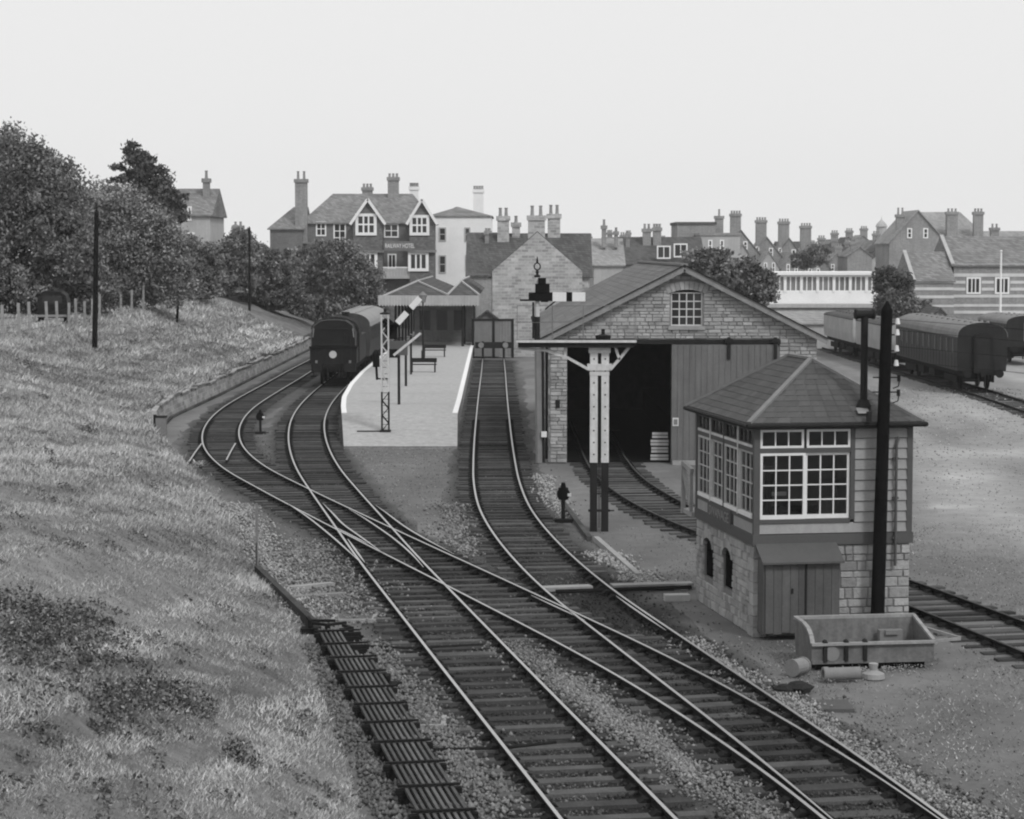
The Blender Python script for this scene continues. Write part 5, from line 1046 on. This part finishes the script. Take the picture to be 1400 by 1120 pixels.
house('pale_roofed_house', 'house with a broad pale slate slope right of the stone gable', 'house', 215, 812, 852, 361, 326, 12, 'x', (0, 0), m_palewall, m_lightroof, chim=[(823, 829, 300, 330, 3, 1), (840, 845, 311, 330, 3, 1), (856, 861, 316, 330, 4, 1)])
house('long_dark_house', 'long dark-roofed house with one white dormer above the goods shed', 'house', 225, 850, 962, 360, 324, 12, 'x', (0, 0), m_hbrick, m_darkroof, wins=[(898, 336, 917, 354, 2, 1), (921, 333, 940, 352, 2, 1)], chim=[(879, 890, 306, 330, 4, 2), (893, 904, 306, 330, 4, 3)])
house('flat_roofed_block', 'plain flat-roofed block on the skyline', 'building', 262, 926, 978, 307, 305, 10, 'x', (0, 0), m_hbrick, m_darkroof, flat=True, chim=[(978, 989, 286, 320, 2, 1)])
house('pale_terrace_end', 'pale rendered house backs left of the terrace chimneys', 'house', 255, 958, 1012, 322, 318, 8, 'x', (0, 0), m_palewall, m_lightroof, wins=[(968, 328, 974, 344, 1, 2), (984, 328, 990, 344, 1, 2)], flat=True)
tc = [(1006, 288, 30), (1041, 297, 30), (1072, 299, 28), (1102, 305, 28)]
for i, (cx, ct, hw) in enumerate(tc):
    house('terrace_house', ['first terrace house with a broad chimney, nearest the pale backs','second terrace house with a broad chimney','third terrace house with a broad chimney','fourth terrace house with a broad chimney'][i], 'terrace house', 285+i*9, cx-hw+8, cx+hw+6, ct+62, ct+26, 8, 'y', (0, 0), m_hbrick, m_lightroof if i % 2 else m_tileroof, wins=[(cx-8, ct+40, cx-3, ct+52, 1, 2), (cx+10, ct+42, cx+16, ct+54, 1, 2)], chim=[(cx-7, cx+7, ct, ct+34, .3, 4)], group='terrace houses with broad chimneys', ov=.15)
    house('terrace_wing', ['rear wing of the first terrace house','rear wing of the second terrace house','rear wing of the third terrace house','rear wing of the fourth terrace house'][i], 'house wing', 270+i*9, cx-4, cx+24, ct+66, ct+46, 12, 'y', (0, 0), m_palewall if i != 2 else m_hbrick, m_lightroof, wins=[(cx+3, ct+62, cx+8, ct+76, 1, 2), (cx+14, ct+62, cx+19, ct+76, 1, 2)], ov=.15, group='rear wings of the terrace')
far = [(1140, 315, 22, 345), (1160, 312, 20, 352), (1180, 309, 22, 360), (1197, 316, 20, 340), (1215, 316, 20, 330), (1122, 322, 18, 338), (1170, 325, 22, 322), (1205, 330, 22, 318), (1145, 333, 22, 316)]
fl = ['small far house left in the cluster of distant gables','small far house with pots in the distant cluster','tallest small far house of the distant cluster','small far house below the cupola','small far house beside the big gabled house','far house partly hid by terrace chimneys','near middle house of the distant cluster','near right house of the distant cluster','near left house of the distant cluster']
for i, (cx, ct, hw, Y) in enumerate(far):
    house('far_house', fl[i], 'house', Y, cx-hw, cx+hw, ct+32, ct+12, 9, 'y', (0, 0), [m_hbrick, m_palewall, m_hbrick][i % 3], [m_tileroof, m_lightroof, m_darkroof][(i*2) % 3], wins=[(cx-9, ct+28, cx-4, ct+38, 1, 2), (cx+4, ct+28, cx+9, ct+38, 1, 2)], chim=[(cx-3, cx+6, ct, ct+18, 1, 3)], group='distant gabled houses', ov=.15)
for k in range(16):
    cx = 815+k*26+random.uniform(-8, 8); ct = random.uniform(314, 328); Y = random.uniform(300, 400)
    if 960 < cx < 1130: ct += 6
    house('rooftop_house', 'tiny house in the far rooftops, %s from the left' % 'first second third fourth fifth sixth seventh eighth ninth tenth eleventh twelfth thirteenth fourteenth fifteenth sixteenth'.split()[k], 'house', Y, cx-17, cx+17, ct+22, ct+10, 9, random.choice('xyy'), (0, 0), random.choice((m_hbrick, m_palewall, m_hbrick)), random.choice((m_tileroof, m_lightroof, m_darkroof)), chim=[(cx-12, cx-5, ct, ct+18, 3, 3)]+([(cx+6, cx+12, ct+3, ct+18, 3, 2)] if k % 2 else []), group='crowded far rooftops', ov=.15)
t = thing('cupola', 'pale little domed cupola on the far skyline', 'cupola', (D(1205, 320, 430).x, 430, 0)); q = MB(); z0, z1 = D(1205, 322, 430).z, D(1205, 294, 430).z; q.lathe([(.9, 0), (.9, z0), (1.3, z0), (1., z0+.2), (1., z0+1.6), (1.2, z0+1.7), (.9, z0+2.3), (.3, z0+2.9), (.06, z0+3.2), (0, z1)], 12); q.build('lantern', m_palewall, t)
house('big_gabled_house', 'large tall brick house with a broad gable on the right skyline', 'house', 262, 1216, 1294, 330, 287, 10, 'y', (0, 0), m_hbrick, m_lightroof, chim=[(1226, 1237, 284, 320, 2, 2)], wins=[(1240, 312, 1247, 326, 1, 2), (1262, 312, 1269, 326, 1, 2)], ov=.2)
house('big_house_range', 'long range of the large house with two massive chimneys', 'house', 264, 1256, 1352, 327, 290, 10, 'x', (0, 2.5), m_hbrick, m_lightroof, chim=[(1295, 1309, 285, 345, -.9, 3), (1332, 1344, 285, 335, -.9, 3), (1355, 1366, 306, 325, 2, 2)], wins=[(1313, 332, 1320, 345, 1, 2), (1350, 332, 1356, 345, 1, 2)])
house('right_edge_house', 'house with a pale slope on the right edge skyline', 'house', 280, 1355, 1420, 345, 316, 10, 'x', (0, 0), m_palewall, m_lightroof)
# school: striped brick
def striped(t, X0, Y, pl, pr, bands):
    for y0, y1 in bands:
        A, B = D(pl, y1, Y), D(pr, y0, Y); q = MB(); q.box(A.x-X0, B.x-X0, -.035, .0, A.z, B.z); q.build('stone_band', mat('pale_stone_band', .6, var=.2, sc=1, bump=.1), t)
sa = house('school', 'striped brick and stone school hall at the right edge', 'school', 185, 1304, 1430, 361, 323, 10, 'x', (0, 0), m_hbrick, m_tileroof, wins=[(1321, 379, 1341, 402, 3, 1), (1360, 379, 1380, 402, 3, 1)], coping=True, ov=.2)
striped(sa, D(1304, 361, 185).x, 185, 1304, 1430, [(361, 364), (374, 378.5)])
for a, b in ((1304, 1320), (1342, 1359), (1381, 1430)): striped(sa, D(1304, 361, 185).x, 185, a, b, [(384, 388), (393.5, 397.5)])
striped(sa, D(1304, 361, 185).x, 185, 1304, 1430, [(403, 407), (416, 419.5), (425, 429)])
sc_ = house('school_wing', 'lower striped wing of the school with pale sloping coping', 'school wing', 183, 1250, 1304, 383, 344, 9, 'x', (0, 0), m_hbrick, m_tileroof, coping=True, ov=.15); striped(sc_, D(1250, 383, 183).x, 183, 1250, 1304, [(384, 387.5), (393, 397), (404, 408), (417, 420)])
t = thing('flagpole', 'white flagpole in front of the striped school', 'flagpole', (D(1368, 400, 178).x, 178, 0)); q = MB(); q.cyl((0, 0, 0), (0, 0, D(1368, 345, 178).z), .12, .07, n=10); q.lathe([(.0, D(1368, 345, 178).z+.2), (.12, D(1368, 345, 178).z+.1), (0, D(1368, 345, 178).z)], 8); q.build('pole', m_render, t)
# white glazed building
Yg = 185; A, B = D(1048, 372, Yg), D(1203, 372, Yg); gx = A.x; gl = thing('glazed_pavilion', 'low white building with a long band of windows', 'building', (gx, Yg, 0)); wv = B.x-A.x; zt = A.z; zs = D(1100, 398, Yg).z; zw = D(1100, 378, Yg).z; zb_ = D(1100, 412, Yg).z
q = MB(); q.box(0, wv, 0, 8, zb_-.5, zs); q.box(0, wv, 0, 8, zw, zt-.25); q.box(0, .2, 0, 8, zs, zw); q.box(wv-.2, wv, 0, 8, zs, zw); q.box(0, wv, 3, 8, zs, zw); q.build('wall', m_render, gl); q = MB(); q.box(-.3, wv+.3, -.4, 8.2, zt-.25, zt); q.build('roof', m_render, gl)
npn = 20
for i in range(npn): x = .2+(wv-.4)*i/npn; window(gl, x, x+(wv-.4)/npn, zs, zw, 1, 1, fw=.05, bar=.05, dep=.12, y=.02, fmat=m_render, pmat=mat('sky_sheen_glass', .2, var=.5, sc=.35, bump=0, rough=.2, spec=.4), each=False)  # pale pane colour paints in the sky's reflection
for i in range(0, npn+1, 3): x = .2+(wv-.4)*i/npn; q = MB(); q.box(x-.12, x+.12, -.06, .15, zs-.1, zw+.1); q.build('mullion', m_render, gl)
q = MB(); q.box(-.2, wv+.1, -1.6, -.1, zb_-.5, zb_-.2); q.build('ledge', m_palewall, gl); q = MB(); q.box(0, wv-.2, -1.4, -.2, -.2, zb_-.5); q.build('undercroft', m_hbrick, gl)
# low stores and walls between the sheds
house('long_store', 'long low pale store with dark eaves beyond the goods shed', 'store', 176, 1060, 1216, 441, 425, 6, 'x', (0, 0), m_palewall, m_lightroof, ov=.2)
house('yard_wall', 'low stone wall closing the yard behind the vans', 'wall', 178, 1216, 1420, 446, 444, .6, 'x', (0, 0), m_hstone, m_hstone, flat=True)
t = house('shed_outbuilding', 'dark low hut near the striped school', 'hut', 160, 1268, 1302, 438, 420, 5, 'y', (0, 0), m_hbrick, m_darkroof)
# house among the left-hand trees
Yh = 186; house('bank_house', 'pale stone house half hidden behind the left-hand trees', 'house', Yh, 228, 287, 292, 258, 9, 'x', (0, 0), m_palewall, m_tileroof, wins=[(243, 280, 251, 300, 1, 2), (256, 282, 262, 302, 1, 2), (256, 318, 266, 338, 1, 2)], chim=[(277, 286, 233, 272, 3, 1)], zb=3.)
house('bank_house', 'small house roof showing above the bushes between the poles', 'house', 230, 300, 345, 335, 312, 8, 'x', (1.5, 1.5), m_hbrick, m_tileroof, chim=[(318, 332, 303, 322, 2, 2)], zb=3.)
# ------------------------------------------------------------------ trees and bushes
def tree(name, label, px, py, Y, lobes, nleaf=7000, ls=.26, mt=None, group=None, trunk=.22, basez=None, cat='tree', clump=55):
    """lobes in photo pixels at distance Y: (px, py, rx, ry)"""
    b = D(px, py, Y); bz = float(bank_z(b.x, Y)) if basez is None else basez; t = thing(name, label, cat, (b.x, Y, bz), 0, group); k = Y/FPX
    Ls = []
    for lx, ly_, rx, ry in lobes:
        c = D(lx, ly_, Y); Ls.append((c.x-b.x, random.uniform(-.5, .5)*rx*k, c.z-bz, rx*k, max(rx, ry)*k*.9, ry*k))
    q = MB(); zc = sum(l[2] for l in Ls)/len(Ls); q.cyl((0, 0, -.4), (0, 0, max(.8, zc*.6)), trunk, trunk*.6, n=9)
    for l in Ls: q.cyl((0, 0, max(.4, zc*.35)), (l[0]*.8, l[1]*.8, max(.5, l[2])), trunk*.45, trunk*.12, n=6)
    q.build('trunk', m_bark, t)
    vol = np.array([l[3]*l[4]*l[5] for l in Ls])**.75; vol /= vol.sum(); C = []; T = []
    for l, f in zip(Ls, vol):
        n = int(nleaf*f); nc = max(10, n//clump); d = rng.normal(0, 1, (nc, 3)); d /= np.linalg.norm(d, axis=1)[:, None]; r = np.where(rng.random((nc, 1)) < .1, rng.uniform(1.02, 1.25, (nc, 1)), rng.uniform(.4, 1.05, (nc, 1))**.6)
        cc = np.array(l[:3])+d*r*np.array(l[3:]); cc = cc[cc[:, 2] > .15]; nc = len(cc)
        if nc == 0: continue
        sg = min(l[3], l[5])*.1+.1; i = rng.integers(0, nc, n); C.append(cc[i]+rng.normal(0, 1, (n, 3))*np.array([sg, sg, sg*.7])); T.append(rng.normal(1, .34, nc)[i]*rng.normal(1, .13, n))
    C = np.concatenate(C); C[:, 2] = np.maximum(C[:, 2], .05); V, F, tt = leaf_cloud(C, ls, np.clip(np.concatenate(T), .3, 2.2)); mesh_np('crown', V, F, mt or m_leaf, tt, t); return t
TG = 'trees behind the bank fence'
tree('broadleaf_tree', 'large dark tree filling the left edge behind the fence', 20, 425, 124, [(10, 240, 55, 62), (60, 265, 48, 55), (30, 330, 62, 62), (-30, 280, 60, 90), (85, 330, 36, 48), (20, 395, 60, 34)], 85000, .115, group=TG, trunk=.4)
tree('broadleaf_tree', 'broad mid-grey tree right of the large dark edge tree', 150, 420, 141, [(130, 310, 45, 55), (165, 320, 48, 60), (205, 335, 42, 52), (110, 360, 42, 50), (160, 385, 50, 36), (225, 380, 34, 40)], 76000, .115, mt=mat('leaf_pale', .22, var=.15, sc=1, bump=0, tone=True, rough=.8), group=TG, trunk=.3)
tree('broadleaf_tree', 'tree standing directly behind the tallest bank pole', 85, 425, 128, [(70, 385, 45, 45), (120, 395, 40, 38), (100, 340, 32, 38)], 26000, .115, group=TG)
tree('pine_tree', 'dark leaning evergreen with layered boughs above the left-hand trees', 200, 400, 162, [(178, 203, 9, 11), (192, 222, 20, 14), (208, 245, 28, 16), (215, 270, 34, 17), (180, 240, 12, 8), (163, 228, 11, 4), (163, 246, 11, 4), (172, 260, 14, 5), (225, 292, 26, 14), (200, 300, 28, 20)], 15000, .16, mt=m_needle, group=TG, trunk=.3, clump=30)
tree('broadleaf_tree', 'small tree in front of the pale stone house', 255, 410, 168, [(248, 350, 26, 34), (275, 365, 24, 30), (262, 390, 34, 24), (235, 385, 25, 30)], 19000, .14, group=TG)
BG_ = 'bushes between bank and station'
for i, (px, lb, lobes) in enumerate(((310, 'bush left of the farthest bank pole', [(300, 365, 30, 34), (325, 350, 26, 34), (312, 390, 38, 22)]), (365, 'tall bush just right of the farthest bank pole', [(352, 362, 24, 30), (380, 368, 26, 24), (370, 392, 38, 24)]), (425, 'tall leafy bush before the hotel wing', [(410, 368, 30, 24), (442, 356, 32, 26), (425, 385, 45, 32), (440, 420, 55, 24)]), (480, 'bush under the hotel gabled bay', [(465, 365, 32, 34), (495, 378, 26, 24), (480, 400, 36, 22), (500, 420, 30, 20)]), (372, 'low spreading bush above the engine', [(355, 405, 32, 18), (390, 412, 36, 18), (420, 420, 26, 14)]))):
    tree('bush', lb, px, 425, [184, 188, 204, 202, 192][i], lobes, 20000, .15, mt=[None, m_leaf, MATS['leaf_pale']][i % 3], group=BG_, cat='bush', trunk=.15)
YGp = 'bushes behind the goods shed'
for i, (px, lb, lobes, Y) in enumerate(((965, 'dark bush rising behind the shed ridge', [(955, 365, 24, 20), (980, 362, 26, 20), (995, 385, 30, 24)], 140), (1025, 'dark bush at the right shoulder of the shed roof', [(1015, 378, 24, 24), (1038, 390, 22, 22), (1020, 405, 34, 20)], 135), (1222, 'rounded bush between glazed building and school', [(1215, 385, 18, 22), (1230, 395, 18, 24), (1222, 420, 26, 24)], 172), (1245, 'low dark bush under the striped school wing', [(1245, 425, 22, 16), (1262, 432, 16, 12)], 168), (1085, 'tree before the terrace gables', [(1112, 350, 19, 13), (1097, 355, 15, 10)], 262))):
    tree('bush', lb, px, 430, Y, lobes, 12000, .14, group=YGp, cat='bush', basez=0., trunk=.15, mt=m_leaf if i != 2 else m_needle)
# hedge line and fence on the bank top
fn = thing('post_fence', 'weathered wooden post and wire fence along the bank top', 'fence'); pts = []
for px, py, Y in ((-12, 472, 95), (5, 468, 96.5), (26, 466, 98), (41, 462, 100), (65, 458, 102), (79, 456, 104), (94, 450, 107), (104, 449, 110), (116, 447, 113), (126, 444, 116), (136, 440, 120), (150, 436, 124), (165, 432, 129), (180, 429, 134), (196, 426, 139)):
    p_ = march(px, py, 75); X, Y, z = p_; pts.append(Vector((X, Y, z))); q = MB(); q.beam((X, Y, z-.3), (X+random.uniform(-.06, .06), Y, z+random.uniform(1.35, 1.75)), .12, .12); q.build('post', mat('weathered_post', .3, var=.3, sc=4, bump=.3), fn)
for h_ in (.4, .75, 1.1):
    q = MB(); q.tube([p+Vector((0, 0, h_)) for p in pts], .008, 4); q.build('wire', m_dark, fn)
vb = march(70, 446, 75)+Vector((0, 2.5, 0)); vb.x *= 1.02; vz = float(bank_z(vb.x, vb.y)); vn = thing('parked_van', 'dark round-topped parked van half hidden behind the bank fence', 'van', (vb.x, vb.y, vz), .15)
q = MB(); q.prism([(-.75, .35), (.75, .35), (.78, 1.1), (.7, 1.5), (.45, 1.72), (-.45, 1.72), (-.7, 1.5), (-.78, 1.1)], 0, 3.2); q.build('body', m_loco, vn); q = MB(); q.box(-.5, .5, -.02, 0, 1.1, 1.5); q.build('rear_window', m_pane, vn)
for x in (-.65, .65):
    for y in (.6, 2.6): q = MB(); q.cyl((x-.08, y, .3), (x+.08, y, .3), .3, n=14); q.build('wheel', m_black, vn)
q = MB(); q.box(-.75, .75, -.06, 0, .4, .52); q.build('bumper', m_lgrey, vn)
# ------------------------------------------------------------------ overhead wires from the black pole
wr = thing('telegraph_wires', 'thin wires strung from the black pole into the yard', 'wires')
for i, py in enumerate((437, 452, 474, 494)):
    a = D(1216, py, 43.7)+Vector((.2, 0, 0)); b = Vector((22+i*.3, 12., 7.2-.2*i)); q = MB(); P = []
    for k in range(9): f = k/8; p = a.lerp(b, f); p.z -= .5*math.sin(PI*f); P.append(p)
    q.tube(P, .006, 4); q.build('wire', m_dark, wr)
# ------------------------------------------------------------------ haze
q = MB(); q.box(-170, 170, -25, 480, -1.2, 26); hz = q.build('haze', m_grey); tag(hz, 'thin pale summer haze over the town', None, None, 'stuff')
hm = bpy.data.materials.new('haze_air'); hm.use_nodes = True; t = hm.node_tree; t.nodes.clear(); o_ = t.nodes.new('ShaderNodeOutputMaterial'); pv = t.nodes.new('ShaderNodeVolumePrincipled'); pv.inputs['Color'].default_value = (.95, .95, .95, 1); pv.inputs['Density'].default_value = .00022
t.links.new(pv.outputs[0], o_.inputs['Volume']); hz.data.materials.clear(); hz.data.materials.append(hm)
